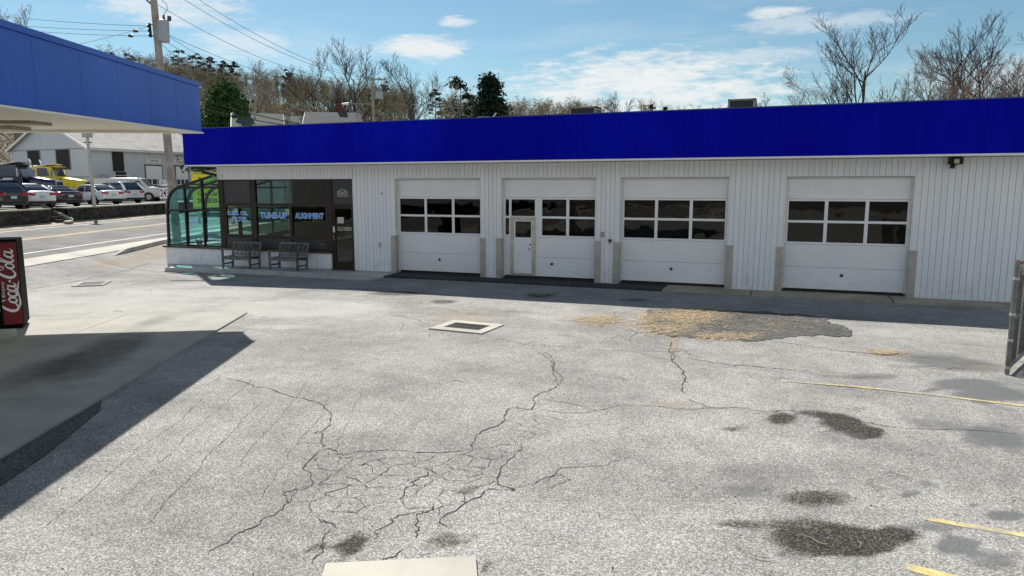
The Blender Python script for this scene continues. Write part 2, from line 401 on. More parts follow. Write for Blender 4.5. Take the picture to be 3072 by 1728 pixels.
# parking lot sheet with worn / stained asphalt
xs = np.concatenate([np.arange(-34, -24, .8), np.arange(-24, 6, .11), np.arange(6, 46, 1.6)])
ys = np.concatenate([np.arange(-70, -18, 2.2), np.arange(-18, -.4, .11), np.arange(-.4, 16, 1.3)])
def lotz(X, Y):
    z = gz(X, Y)-.35*sstep(-1.0, -.2, rs(X, Y))-.25*sstep(.05, .6, Y)*(X > -12.2)
    return z+.006*np.sin(X*1.3+Y*.7)*np.sin(Y*.9-X*.4)*(Y < -2.5)
me, V = ground_extent('parking_lot', xs, ys, lotz, 'asphalt')
q = V-CAM; cc = q@FW; ok = cc > 1
U = np.where(ok, PW/2+PF*(q@RT)/np.where(ok, cc, 1), -9999); Vv = np.where(ok, PH/2-PF*(q@UP)/np.where(ok, cc, 1), -9999)
def blobs(lst):
    a = np.zeros(len(V))
    ext = []
    for u, v, ru, rv, s, *rot in lst:      # break each stain into a core and ragged satellites
        ext.append((u, v, ru*.95, rv*.95, min(1, s*1.12), *rot))
        for _ in range(9):
            q = rng.normal(0, .62, 2); k = rng.uniform(.12, .42); ext.append((u+q[0]*ru, v+q[1]*rv, ru*k*1.3, rv*k, s*rng.uniform(.45, 1.0), *rot))
    for u, v, ru, rv, s, *rot in ext:
        r = R(rot[0]) if rot else 0
        du, dv = U-u, Vv-v; x = du*math.cos(r)+dv*math.sin(r); y = -du*math.sin(r)+dv*math.cos(r)
        a = np.maximum(a, s*np.clip(1.25-(x/ru)**2-(y/rv)**2, 0, 1))
    return a
def c6(x, y, rx, ry, s, *r): return (2100+x/2.137, 1050+y/2.137, rx/2.137, ry/2.137, s, *r)
def c5(x, y, rx, ry, s, *r): return (600+x/1.61, 1050+y/1.61, rx/1.61, ry/1.61, s, *r)
oil = blobs([c6(520, 440, 130, 55, .62), c6(760, 415, 200, 35, .55, 8), c6(930, 470, 210, 70, .72, 14), c6(1060, 530, 150, 52, .85), c6(200, 510, 90, 30, .5),
             c6(820, 1220, 470, 120, .80, 4), c6(1000, 1260, 330, 80, 1.0), c6(1250, 1190, 220, 80, .7), c6(700, 1130, 520, 60, .55, 3), c6(250, 1120, 260, 40, .5, 5),
             c6(740, 950, 330, 75, .55), c5(740, 940, 130, 70, .62, -30), c5(1200, 920, 140, 55, .5), c5(1280, 680, 90, 35, .45), c5(700, 830, 90, 30, .35),
             c5(620, 1050, 120, 30, .4), c5(1390, 1050, 60, 40, .5), (2320, 1052, 90, 25, .2), (2060, 845, 110, 14, .45), (1330, 905, 60, 9, .5), (1620, 885, 60, 9, .55), (1900, 900, 70, 9, .45),
             (1190, 880, 120, 10, .5), (2230, 1285, 50, 14, .35)])
grime = blobs([c6(1900, 560, 330, 90, .62, 12), c6(1500, 480, 330, 50, .5, 8), c6(1650, 1260, 190, 70, .8), c6(1950, 1060, 160, 40, .9), c6(1360, 910, 60, 26, .8), c6(1460, 985, 50, 26, .7),
               c6(1850, 260, 380, 60, .7, 10), c6(1700, 220, 300, 50, .7), c6(1100, 170, 250, 30, .5), c6(300, 900, 260, 70, .5), c6(1500, 1130, 300, 60, .5), c6(1900, 1350, 250, 90, .55),
               c6(900, 560, 260, 60, .45), c6(1450, 860, 120, 40, .5), (2860, 1090, 240, 30, .55, 6), (2960, 1185, 150, 26, .7), (350, 960, 150, 10, .4), (560, 905, 160, 8, .35), (700, 1100, 200, 16, .25),
               (1100, 1180, 300, 24, .3, -12), (1900, 1180, 260, 26, .3), (1500, 1330, 300, 40, .25, -18), (2300, 1420, 260, 50, .35), (250, 885, 120, 8, .5), (1050, 870, 200, 10, .4), (2600, 960, 300, 14, .4, 3)])
dirt = blobs([(1795, 962, 110, 22, .5), (2080, 950, 150, 26, .5), (1385, 957, 130, 34, .5), (2015, 1040, 40, 70, .4), (2010, 1215, 60, 14, .5), (2180, 1222, 60, 10, .4), (400, 780, 130, 16, .9, -8),
              (1200, 905, 260, 16, .25), (2660, 1060, 110, 16, .5, 8), (3000, 1100, 120, 20, .4), (1420, 975, 120, 12, .55), (470, 750, 90, 22, .9, -8)])
pale = blobs([(300, 905, 500, 70, .5), (900, 925, 400, 40, .55), (1100, 960, 260, 30, .4), (2700, 1010, 400, 40, .35), (600, 880, 300, 20, .5)])
for nm, arr in (('oil', oil), ('grime', grime), ('dirt', dirt), ('pale', pale)):
    a = me.attributes.new(nm, 'FLOAT', 'POINT'); a.data.foreach_set('value', arr.astype(np.float32))
lot = tag(link('parking_lot', me), kind='structure')

# --- cracks: traced lines plus a crazed zone
def catmull(pts, n=5):
    P = [np.array(p, float) for p in pts]; P = [2*P[0]-P[1]]+P+[2*P[-1]-P[-2]]; out = []
    for i in range(1, len(P)-2):
        for k in range(n):
            t = k/n; a, b, c, d = P[i-1], P[i], P[i+1], P[i+2]
            out.append(.5*((2*b)+(c-a)*t+(2*a-5*b+4*c-d)*t*t+(3*b-a-3*c+d)*t**3))
    out.append(P[-2]); return out
def t5(*p): return [(600+x/1.61, 1050+y/1.61) for x, y in p]
def t4(*p): return [(1200+x/1.717, 900+y/1.717) for x, y in p]
def t6(*p): return [(2100+x/2.137, 1050+y/2.137) for x, y in p]
lines = [
 (t5((110,135),(290,180),(400,215),(520,245),(610,285),(645,325),(620,370),(585,395),(600,410),(570,460),(590,480)), 1.1),
 (t5((590,480),(540,540),(497,572),(525,615),(490,655),(430,668),(410,690),(440,720),(395,765),(320,815),(200,880),(140,930),(35,990)), 1.2),
 (t5((590,480),(650,487),(720,510),(760,495),(930,490),(1100,502),(1200,488),(1315,480)), 1.2),
 (t5((1315,480),(1325,440),(1370,385),(1450,345),(1470,310),(1530,282),(1605,285),(1620,220),(1700,185),(1742,155),(1725,125),(1690,90),(1700,50),(1640,5)), 1.3),
 (t5((1605,285),(1700,290),(1830,308),(1920,295),(2070,263),(2200,268),(2350,282),(2450,285),(2576,280)), 1.0),
 (t5((1640,235),(1800,262),(1910,292)), .8), (t5((1560,440),(1555,480),(1480,540),(1450,570),(1435,650),(1500,665),(1420,665),(1360,700),(1200,800),(1180,870)), 1.1),
 (t5((1660,645),(1720,600),(1770,565),(1900,565),(1960,548),(2110,518)), .8), (t5((1500,665),(1650,630),(1720,605),(1775,630),(1680,670)), .8),
 (t5((1095,570),(1085,600),(1040,625),(1030,650),(990,670),(960,730)), 1.2), (t5((1140,740),(1100,775),(1060,795),(1040,840),(1035,880),(1050,915)), 1.2),
 (t5((1090,775),(960,800),(930,820),(890,870),(840,915)), 1.), (t5((975,955),(930,1000),(880,1020)), 1.3), (t5((570,800),(570,830),(610,870),(570,920),(570,980),(540,1040)), .9),
 (t5((2280,10),(2290,60),(2335,105),(2340,150),(2320,190),(2345,215)), 1.4), (t5((2345,240),(2420,265),(2450,285)), .8), (t5((440,462),(520,455),(570,458)), .7),
 (t4((430,195),(520,205),(640,235),(720,235),(780,245),(900,245),(1060,265),(1200,270),(1390,275),(1430,295),(1590,320),(1720,340),(1860,345),(2010,362),(2110,362)), 1.2),
 (t4((700,262),(770,305),(770,350),(820,400),(830,429)), 1.3), (t4((1395,205),(1390,270),(1410,320),(1460,370),(1465,429)), 1.5), (t4((0,80),(90,105),(150,125)), .9), (t4((5,110),(15,140),(0,160)), .8),
 (t4((1940,215),(2070,232),(2230,255),(2380,270),(2576,285)), 1.2), (t4((1225,150),(1210,185),(1180,220)), .9), (t4((640,235),(690,210)), .7), (t4((240,45),(290,65),(340,68),(420,68)), .8), (t4((530,65),(600,48)), .7),
 (t4((1390,275),(1470,262),(1500,285),(1560,300)), .8), (t4((1200,270),(1290,290),(1410,320)), .7),
 (t6((0,370),(100,375),(250,375),(450,395),(560,380),(700,395),(850,410),(1080,455),(1250,490),(1500,505),(1680,510),(2077,545)), 1.2),
 (t6((60,85),(300,105),(500,120),(620,135),(700,128)), 1.), (t6((720,160),(950,175),(1100,165),(1180,178)), 1.), (t6((860,5),(1000,10),(1240,35),(1500,55),(1750,80),(1970,110)), 1.1),
 ([(760,820),(880,800)], .7), ([(80,868),(180,850),(330,822),(420,795),(500,782)], 2.2), ([(80,852),(200,840),(330,806)], .8), ([(330,858),(420,854),(470,850)], .9),
 ([(830,925),(900,915),(990,890)], .7), ([(1000,908),(1060,905),(1150,915)], .7)]
cracks = MB(); cracks2 = []
def ribbon(pts, w, jit=.035):
    P = []
    for p in pts: P.append(gp(p[0], p[1])[:2])
    P = catmull(P, 6)
    Q = []
    for i in range(len(P)-1):
        L = np.linalg.norm(P[i+1]-P[i]); k = max(1, int(L/.06))
        for j in range(k): Q.append(P[i]+(P[i+1]-P[i])*j/k)
    Q.append(P[-1]); emit(Q, w, jit)
def emit(Q, w, jit, taper=.25):
    n = len(Q)
    if n < 2: return
    Q = np.array(Q); j = rng.normal(0, 1, (n, 2)); j = (j+np.roll(j, 1, 0)+np.roll(j, -1, 0))/2.2
    sl_ = np.cumsum(rng.normal(0, .012, (n, 2)), 0); sl_ -= np.linspace(0, 1, n)[:, None]*sl_[-1]
    Q = Q+j*jit*.45+sl_*min(1, jit/.03)
    d = np.gradient(Q, axis=0); d /= np.linalg.norm(d, axis=1)[:, None]+1e-9; nn = np.stack([-d[:, 1], d[:, 0]], 1)
    ww = .5*w*np.clip(rng.normal(1, .35, n), .3, 2)*np.clip(np.minimum(np.arange(n), np.arange(n)[::-1])/4+taper, 0, 1)
    A, B = Q+nn*ww[:, None], Q-nn*ww[:, None]
    z = lotz(Q[:, 0], Q[:, 1])+.005
    vs = [(*a, zz) for a, zz in zip(A, z)]+[(*b, zz) for b, zz in zip(B, z)]
    cracks.add(vs, [(i+n, i+n+1, i+1, i) for i in range(n-1)])
for pts, w in lines: ribbon(pts, .009*w)
poly = [gp(*p)[:2] for p in t5((590,490),(720,515),(1000,495),(1315,485),(1450,400),(1600,300),(1830,310),(1700,400),(1560,480),(1440,640),(1180,800),(950,830),(560,810),(400,770),(500,600))]
def inside(p):
    c = False; j = len(poly)-1
    for i in range(len(poly)):
        a, b = poly[i], poly[j]
        if (a[1] > p[1]) != (b[1] > p[1]) and p[0] < (b[0]-a[0])*(p[1]-a[1])/(b[1]-a[1]+1e-12)+a[0]: c = not c
        j = i
    return c
pl = np.array(poly); lo, hi = pl.min(0)-.4, pl.max(0)+.4
seeds = [Vector((x+rng.normal(0, .10), y+rng.normal(0, .07))) for y in np.arange(lo[1], hi[1], .20) for x in np.arange(lo[0], hi[0], .25)]
dl = geometry.delaunay_2d_cdt(seeds, [], [], 0, 1e-5)
dv, df = dl[0], dl[2]; em = {}; cen = []
for k, f in enumerate(df):
    a, b, c = (np.array(dv[i]) for i in f); D = 2*(a[0]*(b[1]-c[1])+b[0]*(c[1]-a[1])+c[0]*(a[1]-b[1]))
    s = [float(p@p) for p in (a, b, c)]
    cen.append(np.array([(s[0]*(b[1]-c[1])+s[1]*(c[1]-a[1])+s[2]*(a[1]-b[1]))/D, (s[0]*(c[0]-b[0])+s[1]*(a[0]-c[0])+s[2]*(b[0]-a[0]))/D]) if abs(D) > 1e-9 else a)
    for i in range(3): em.setdefault(tuple(sorted((f[i], f[(i+1) % 3]))), []).append(k)
for e, ks in em.items():
    if len(ks) == 2:
        a, b = cen[ks[0]], cen[ks[1]]; L = np.linalg.norm(a-b)
        if L < 1.2 and inside(a) and inside(b) and rng.random() < .84:
            k = max(2, int(L/.06)); emit([a+(b-a)*t for t in np.linspace(0, 1, k+1)], float(rng.choice([.004, .0055, .008])), .03, .8)
tag(cracks.build('asphalt_cracks', 'crack', lot), kind='stuff')

# --- painted bay lines, dark asphalt patch
def strip(name, pts, w, mat, parent, dz=.006, place=gp):
    mb = MB(); P = [place(*p) for p in pts]; Q = []
    for i in range(len(P)-1):
        k = max(1, int(np.linalg.norm(P[i+1]-P[i])/.25))
        for j in range(k): Q.append(P[i]+(P[i+1]-P[i])*j/k)
    Q.append(P[-1]); Q = np.array(Q); d = np.gradient(Q[:, :2], axis=0); d /= np.linalg.norm(d, axis=1)[:, None]; nn = np.stack([-d[:, 1], d[:, 0]], 1)
    n = len(Q); wj = w/2*(1+rng.normal(0, .07, n))
    vs = [(q[0]+a[0]*k, q[1]+a[1]*k, q[2]+dz) for q, a, k in zip(Q, nn, wj)]+[(q[0]-a[0]*k, q[1]-a[1]*k, q[2]+dz) for q, a, k in zip(Q, nn, wj)]
    mb.add(vs, [(i+n, i+n+1, i+1, i) for i in range(n-1)])
    return mb.build(name, mat, parent)
strip('bay_line', [(2345, 1143), (2560, 1160), (2800, 1185), (3150, 1228), (3650, 1293)], .075, 'yellow_paint', lot)
strip('bay_line', [(2770, 1555), (2900, 1578), (3150, 1620), (3750, 1725)], .085, 'yellow_paint', lot)
strip('bay_line', [(2715, 1700), (2800, 1722), (3000, 1768), (3600, 1905)], .11, 'yellow_paint', lot)
pp = [(1935,965),(1945,935),(1990,928),(2100,929),(2250,934),(2360,940),(2450,950),(2470,958),(2478,968),(2520,975),(2545,985),(2556,1003),(2545,1010),(2480,1008),(2400,1009),(2340,1016),(2290,1024),(2230,1023),(2150,1016),(2060,1013),(1990,1005),(1950,990)]
P = catmull([gp(*p)[:2] for p in pp]+[gp(*pp[0])[:2]], 6)
P = [p+rng.normal(0, .045, 2) for p in P[:-1]]
mb = MB(); n = len(P); zc = [float(gz(*p))+.009 for p in P]; c0 = np.mean(P, 0)
mb.add([(*p, z) for p, z in zip(P, zc)]+[(*c0, float(gz(*c0))+.012)], [(i, (i+1) % n, n) for i in range(n)][::1])
o = mb.build('asphalt_patch', 'asphalt_dark', lot)
bm = bmesh.new(); bm.from_mesh(o.data); bmesh.ops.recalc_face_normals(bm, faces=bm.faces)
if sum(f.normal.z for f in bm.faces) < 0: bmesh.ops.reverse_faces(bm, faces=bm.faces)
bm.to_mesh(o.data); bm.free()

# --- straw and twigs
def strands(name, regions, mat, L=(.06, .22), w=.004, tall=.02):
    V, F = [], []
    for u, v, ru, rv, n in regions:
        for _ in range(n):
            a = rng.normal(0, .42, 2); p = gp(u+a[0]*ru, v+a[1]*rv)
            th = rng.normal(.25, .7); l = rng.uniform(*L); d = np.array([math.cos(th), math.sin(th)])*l/2; s = np.array([-d[1], d[0]])/l*w*2
            z = p[2]+.012+rng.random()*tall; dz = rng.normal(0, .008)
            b = len(V)
            V += [(*(p[:2]-d-s), z), (*(p[:2]+d-s), z+dz), (*(p[:2]+d+s), z+dz), (*(p[:2]-d+s), z)]; F.append((b, b+1, b+2, b+3))
    return link(name, npmesh(name, V, F, [mat]))
tag(strands('straw', [(1795, 962, 105, 20, 700), (2060, 950, 150, 30, 2400), (2000, 990, 120, 22, 700), (2180, 1012, 120, 14, 520), (2330, 975, 200, 40, 260), (1940, 960, 40, 30, 250), (2660, 1060, 60, 9, 160), (2030, 1040, 25, 50, 60), (1625, 885, 50, 7, 120)], 'straw'),
    'loose dry straw scattered on the asphalt', 'straw', kind='stuff')
mb = MB()
for u, v in [(2390,1480),(2650,1470),(2730,1440),(2560,1225),(2580,1235),(2840,1110),(2830,1115),(2740,1100),(2600,1055),(2310,1680),(2560,1650),(2480,1640),(3065,1500),(1400,945),(1830,1015),(1850,1030),(1690,1010),(1880,1145),(640,1145),(300,845),(350,885),(450,873),(200,830),(340,935),(785,954),(760,950),(1180,950),(1390,1150),(2200,1100),(2250,1130),(1290,1010)]:
    p = gp(u, v); th = rng.uniform(0, 3.1); l = rng.uniform(.12, .4); P = []
    for k in range(5): P.append((p[0]+math.cos(th)*l*k/4, p[1]+math.sin(th)*l*k/4, p[2]+.012+.01*rng.random())); th += rng.normal(0, .35)
    mb.tube(P, [.004, .004, .0035, .003, .002], 5)
pb = MB()
for _ in range(170):      # loose pebbles and grit
    u, v = rng.uniform(100, 3072), 900+830*rng.random()**.8; p = gp(u, v); k = rng.uniform(.003, .009); z = p[2]+.004
    pb.add([(p[0]-k, p[1]-k*.6, z), (p[0]+k, p[1]-k*.8, z), (p[0]+k*.7, p[1]+k, z), (p[0]-k*.8, p[1]+k*.7, z), (p[0], p[1], z+k)], [(0, 1, 4), (1, 2, 4), (2, 3, 4), (3, 0, 4)])
tag(pb.build('grit', 'crack', lot), kind='stuff')
tag(mb.build('twig_litter', 'twig'), 'small dry twigs littering the asphalt', 'twigs', kind='stuff')

# --- concrete under the canopy, laid in slabs
E1 = np.array([.4226, -.9063]); E2 = np.array([-.9063, -.4226]); PK = gp(751, 936)[:2]-E1*.05
pad = tag(bpy.data.objects.new('concrete_pad', None), kind='structure'); COL.objects.link(pad)
def slab(a0, a1, b0, b1, ch=0):
    g = .008; a0 += g; a1 -= g; b0 += g; b1 -= g
    q = [(a0, b0), (a1, b0), (a1, b1), (a0, b1)]
    if ch: q = [(a0+ch*.5, b0), (a1, b0), (a1, b1), (a0, b1), (a0, b0+ch)]
    P = [PK+E1*a+E2*b for a, b in q]
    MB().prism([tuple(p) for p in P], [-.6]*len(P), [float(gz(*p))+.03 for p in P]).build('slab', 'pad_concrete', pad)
rows = [0, 3.35, 7.0, 10.7, 14.4, 18.1]
for i in range(5): slab(rows[i], rows[i+1], 0, 2.78, .5 if i == 0 else 0)
for b0, b1 in ((2.78, 5.6), (5.6, 8.4), (8.4, 11.2)):
    slab(0, .45, b0, b1)
    for i in range(5): slab(max(.45, rows[i]), rows[i+1], b0, b1)
P = [PK+E1*a+E2*b for a, b in ((7.05, -.02), (18, -.02), (18, -.55), (12, -.50), (9, -.40), (7.5, -.22))]
mbp = MB().prism([tuple(p) for p in P], -.5, [float(gz(*p))+.012 for p in P]).build('asphalt_strip', 'asphalt_dark', lot)
for o_s, a0, a1 in ((-1.35, 6.5, 11), (-1.75, 5.6, 10.4), (-2.2, 7.2, 11), (-2.6, 6.2, 9.6), (-3.05, 7.0, 10.5), (-3.5, 6.6, 9.2)):
    Q = [PK+E1*(a0+(a1-a0)*k/70)+E2*o_s for k in range(71)]; cracks2.append(Q)
sm = MB(); cracks_keep = cracks; cracks = sm
for Q in cracks2: emit(Q, .0035, .02)
cracks = cracks_keep; tag(sm.build('paving_seams', 'crack', lot), kind='stuff')
mb = MB(); s = gp(812*1.1925, 1728)   # small slab at the bottom edge of the photo
A, B = gp(978, 1700), gp(1427, 1678); d = (B-A)[:2]; d /= np.linalg.norm(d); nn = np.array([d[1], -d[0]])
P = [A[:2], B[:2], B[:2]+nn*1.1, A[:2]+nn*1.1]
o = MB().prism([tuple(p) for p in P], -.5, [float(gz(*p))+.03 for p in P]).build('concrete_slab', 'concrete'); tag(o, kind='structure')
# --- storm drains
def drain(corners, inner, label, cm='collar'):
    P = [gp(*c) for c in corners]; I = [gp(*c) for c in inner]
    c = np.mean(P, 0); t = thing('storm_drain', label, 'storm drain', tuple(c), group='storm drains in the lot')
    ux = (P[2]-P[1])[:2]+(P[3]-P[0])[:2]; a = math.atan2(ux[1], ux[0]); t.rotation_euler[2] = a
    w = np.linalg.norm(ux)/2; h = (np.linalg.norm((P[1]-P[0])[:2])+np.linalg.norm((P[2]-P[3])[:2]))/2
    ux = (I[2]-I[1])[:2]+(I[3]-I[0])[:2]; gw = np.linalg.norm(ux)/2; gh = (np.linalg.norm((I[1]-I[0])[:2])+np.linalg.norm((I[2]-I[3])[:2]))/2
    mb = MB()
    W2, H2, g, k = w/2, h/2, gw/2, gh/2
    mb.box(-W2, W2, -H2, -k, -.3, .028).box(-W2, W2, k, H2, -.3, .028).box(-W2, -g, -k, k, -.3, .027).box(g, W2, -k, k, -.3, .027); mb.build('collar', cm, t, bevel=.008)
    MB().box(-g, g, -k, k, -.2, -.06).build('pit', 'black', t)
    f = MB(); f.box(-g, g, -k, -k+.03, -.02, .031).box(-g, g, k-.03, k, -.02, .031).box(-g, -g+.03, -k+.03, k-.03, -.02, .031).box(g-.03, g, -k+.03, k-.03, -.02, .031); f.build('grate_frame', 'iron', t)
    bar = None; nb = 11
    for i in range(nb):
        x = -g+.03+(2*g-.06)*(i+.5)/nb
        if bar is None: bar = MB().box(-.014, .014, -k+.03, k-.03, -.02, .030).build('grate_bar', 'iron', t); bar.location.x = x
        else:
            b = bar.copy(); COL.objects.link(b); b.location.x = x
    MB().box(-g+.03, g-.03, -.012, .012, -.018, .026).build('cross_bar', 'iron', t)
s_ = 1.1925
drain([(1085*s_,828*s_),(1135*s_,808*s_),(1268*s_,818*s_),(1212*s_,843*s_)], [(1120*s_,826*s_),(1140*s_,815*s_),(1225*s_,823*s_),(1205*s_,836*s_)], 'square storm drain with wide pale concrete collar in middle of the lot')
drain([(218,860),(240,847),(330,845),(312,858)], [(226,858),(246,848.3),(316,846.5),(302,857)], 'dark storm drain beside the driveway left of the benches', 'kerb')

# --- road, far verge, kerbs
def road_sheet(name, s0, s1, mat, dz=0, t0=-70, t1=160, parent=None, n=46):
    V, F = [], []
    for i in range(n+1):
        t = t0+(t1-t0)*i/n
        for s in (s0, s1):
            p = RA+RE*t+RN*s; V.append((p[0], p[1], float(road_z(s))+dz))
    for i in range(n): F.append((2*i, 2*i+1, 2*i+3, 2*i+2))
    V = np.array(V); me = npmesh(name, V, F, [mat])
    me.flip_normals() if me.polygons[0].normal.z < 0 else None
    return link(name, me, parent)
road = tag(road_sheet('road', -1.1, 7.6, 'asphalt_road'), kind='structure')
road_sheet('edge_line', -.06, .06, 'white_paint', .006, parent=road)
road_sheet('centre_line', 3.42, 3.53, 'road_yellow', .006, parent=road); road_sheet('centre_line', 3.66, 3.77, 'road_yellow', .006, parent=road)
road_sheet('edge_line', 6.84, 6.96, 'white_paint', .006, parent=road)
V, F = [], []; n = 60
for i in range(n+1):
    t = -70+230*i/n
    for s, z in ((7.5, .46), (7.9, .52+.04*rng.random()), (8.4, .58+.05*rng.random()), (9.3, .62)):
        p = RA+RE*t+RN*(s+(.18*rng.random() if s < 8 else 0)); V.append((*p, z))
for i in range(n):
    for k in range(3): F.append((4*i+k, 4*i+k+1, 4*i+k+5, 4*i+k+4))
me = npmesh('verge', V, F, ['verge'], smooth=True); me.flip_normals() if me.polygons[0].normal.z < 0 else None
tag(link('verge', me), kind='structure')
# pavement strip and raised kerb at the street
def street_block(name, pts, h0, h1, mat, top=None):
    P = [np.array(p) for p in pts]
    return MB().prism([tuple(p) for p in P], [h0]*len(P), h1).build(name, mat)
A1, A2, A3 = RA+RE*(-70)+RN*-1.1, RA+RE*6.2+RN*-1.1, RA+RE*6.2+RN*-2.6
kp = [(-70, -1.1), (60, -1.1), (60, -2.3), (-70, -2.3)]
P = [RA+RE*a+RN*b for a, b in kp]
tag(MB().prism([tuple(p) for p in P], -.5, [.165, .165, float(gz(*P[2]))+.012, float(gz(*P[3]))+.012]).build('pavement', 'concrete'), kind='structure')
kb = MB(); prev = None
sec = []
c0 = gp(345, 767)[:2]; t0k = float((c0-RA)@RE); s0k = float((c0-RA)@RN)
for k in range(30):
    t = t0k+k*1.2; hgt = .15*min(1, (k*1.2)/.9); ss = s0k+min(.55, .12*k)
    sec.append([RA+RE*t+RN*(ss+w) for w in (0, .16)]+[hgt])
for a, b in zip(sec[:-1], sec[1:]):
    za, zb = float(gz(*a[0])), float(gz(*b[0]))
    kb.add([(*a[0], za-.2), (*a[1], za-.2), (*b[1], zb-.2), (*b[0], zb-.2), (*a[0], za+.02+a[2]), (*a[1], za+.02+a[2]), (*b[1], zb+.02+b[2]), (*b[0], zb+.02+b[2])],
           [(4, 5, 6, 7), (0, 4, 7, 3), (1, 2, 6, 5), (0, 1, 5, 4)])
o = kb.build('kerb', 'kerb'); tag(o, kind='structure')
bm = bmesh.new(); bm.from_mesh(o.data); bmesh.ops.remove_doubles(bm, verts=bm.verts, dist=1e-4); bmesh.ops.recalc_face_normals(bm, faces=bm.faces); bm.to_mesh(o.data); bm.free()
# ================================================================== MAIN BUILDING
def siding_mat(name, col):
    m, t = new_mat(name)
    c = np.array(col); sp = t.new('ShaderNodeSeparateXYZ'); t.put(sp.inputs[0], t.G)
    f = t.noise(t.scale(t.G, (7, 7, .5)), 1.2, 6, .6)
    cc = t.mix(t.step(f, .3, .75), tuple(c*.93), tuple(np.minimum(c*1.05, .9)))
    low = t.step(sp.outputs[2], .75, -.1)                       # splash-back grime near the ground, broken up
    d = t.math('MULTIPLY', low, t.step(t.noise(t.G, 3.0, 8, .78), .46, .74, 0, .6))
    cc = t.mix(d, cc, (.34, .31, .27))
    oi = t.new('ShaderNodeObjectInfo'); tint = t.math('ADD', .965, t.math('MULTIPLY', oi.outputs['Random'], .06))
    cm = t.new('ShaderNodeCombineColor'); [t.put(cm.inputs[i], tint) for i in range(3)]
    cc = t.mix(1, cc, cm.outputs[0], 'MULTIPLY')
    t.put(t.b.inputs['Base Color'], cc); t.b.inputs['Roughness'].default_value = .55
    bump(t, t.noise(t.scale(t.G, (90, 90, 4)), 1, 4), .15, .003)
    return m
def line_mat(name, col, per, amp, rough=.5, axis=2, bstr=.25):
    """painted sheet with fine pressed lines"""
    m, t = new_mat(name); sp = t.new('ShaderNodeSeparateXYZ'); t.put(sp.inputs[0], t.G)
    w = t.math('SINE', t.math('MULTIPLY', sp.outputs[axis], 6.2832/per)); c = np.array(col)
    f = t.noise(t.G, 1.1, 7, .65)
    cc = t.mix(t.step(f, .3, .75), tuple(c*.95), tuple(np.minimum(c*1.03, .92)))
    low = t.math('MULTIPLY', t.step(sp.outputs[2], .9, 0), t.step(t.noise(t.scale(t.G, (.8, 1, 2.5)), 2.4, 8, .75), .5, .78, 0, .4))
    cc = t.mix(low, cc, (.42, .40, .36))
    cc = t.mix(t.step(w, .75, 1, 0, amp), cc, tuple(c*.6))
    t.put(t.b.inputs['Base Color'], cc); t.b.inputs['Roughness'].default_value = rough; bump(t, w, bstr, .003)
    return m
def fascia_mat(name, col, col2, rough, sp=.12):
    m, t = new_mat(name)
    f = t.noise(t.scale(t.G, (.5, .5, .25)), 1.0, 6, .6); g = t.noise(t.G, 60, 3)
    cc = t.mix(t.step(f, .4, .7), tuple(col), tuple(col2))
    cc = t.mix(t.step(g, .68, .8, 0, .2), cc, tuple(np.array(col2)*1.6))
    st = t.noise(t.scale(t.G, (9, 9, .35)), 1.0, 5, .7); cc = t.mix(t.step(st, .56, .8, 0, .35), cc, tuple(np.array(col2)*1.25+np.array([.006, .008, .0])))
    t.put(t.b.inputs['Base Color'], cc); t.b.inputs['Roughness'].default_value = rough; t.b.inputs['Specular IOR Level'].default_value = sp
    bump(t, t.noise(t.G, 1.4, 4), .12, .02)
    return m
MT['siding'] = siding_mat('white_siding', (.86, .89, .92))
MT['groove'] = M('siding_groove', (.42, .44, .47), .9, var=.2)
MT['door_white'] = line_mat('door_white', (.885, .90, .91), .06, .10)
MT['door_rail'] = M('door_rail_white', (.86, .87, .88), .45, var=.04)
MT['trim_white'] = M('trim_white', (.82, .80, .76), .5, var=.06, dirt=((.5, .47, .42), 3, .6, .5))
MT['soffit'] = M('soffit_white', (.78, .76, .71), .6, var=.06)
MT['fascia'] = fascia_mat('fascia_blue', (.0008, .0015, .33), (.001, .006, .43), .55, .05)
MT['fascia_back'] = M('fascia_seam', (.001, .002, .05), .7, var=0)
MT['coping'] = M('coping_blue', (.03, .05, .22), .4, .2, var=.15)
MT['canopy_blue'] = fascia_mat('canopy_blue', (.016, .09, .45), (.026, .115, .53), .4, .42)
MT['roof'] = M('roof_membrane', (.32, .31, .29), .9, var=.25)
MT['bronze'] = M('bronze_frame', (.020, .013, .010), .45, .3, var=.2)
MT['dark_panel'] = M('dark_panel', (.035, .038, .042), .5, var=.12)
MT['sill'] = M('sill_brown', (.055, .030, .024), .5, var=.2)
MT['aluminium'] = M('corner_guard', (.45, .42, .385), .45, .35, var=.14, vs=4, dirt=((.30, .25, .2), 5, .55, .7))
MT['steel'] = M('worn_steel', (.55, .52, .47), .35, .8, var=.2, vs=8, dirt=((.25, .16, .09), 9, .55, .6))
MT['grey_metal'] = M('grey_metal', (.45, .46, .47), .5, .2, var=.1)
MT['dark_metal'] = M('dark_metal', (.03, .03, .032), .5, .3, var=.2)
MT['glass_door'] = glass('garage_glass', (.34, .35, .35), .9, .0, .09)
MT['glass_shop'] = glass('shop_glass', (.60, .64, .60), .9, .0, .06)
MT['glass_sol'] = glass('solarium_glass', (.66, .90, .90), .9, .0, .05)
MT['blue_letter'] = M('blue_letter', (.06, .36, .90), .5, var=0)
MT['white_letter'] = M('white_letter', (.80, .84, .88), .5, var=0)
MT['tan_letter'] = M('tan_letter', (.46, .42, .36), .6, var=0)
MT['paper'] = M('paper', (.62, .55, .53), .8, var=.05)
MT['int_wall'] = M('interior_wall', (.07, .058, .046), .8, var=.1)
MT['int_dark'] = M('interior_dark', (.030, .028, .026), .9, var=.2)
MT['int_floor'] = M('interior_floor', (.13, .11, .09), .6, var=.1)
MT['black_plastic'] = M('black_plastic', (.012, .012, .013), .4, var=0)
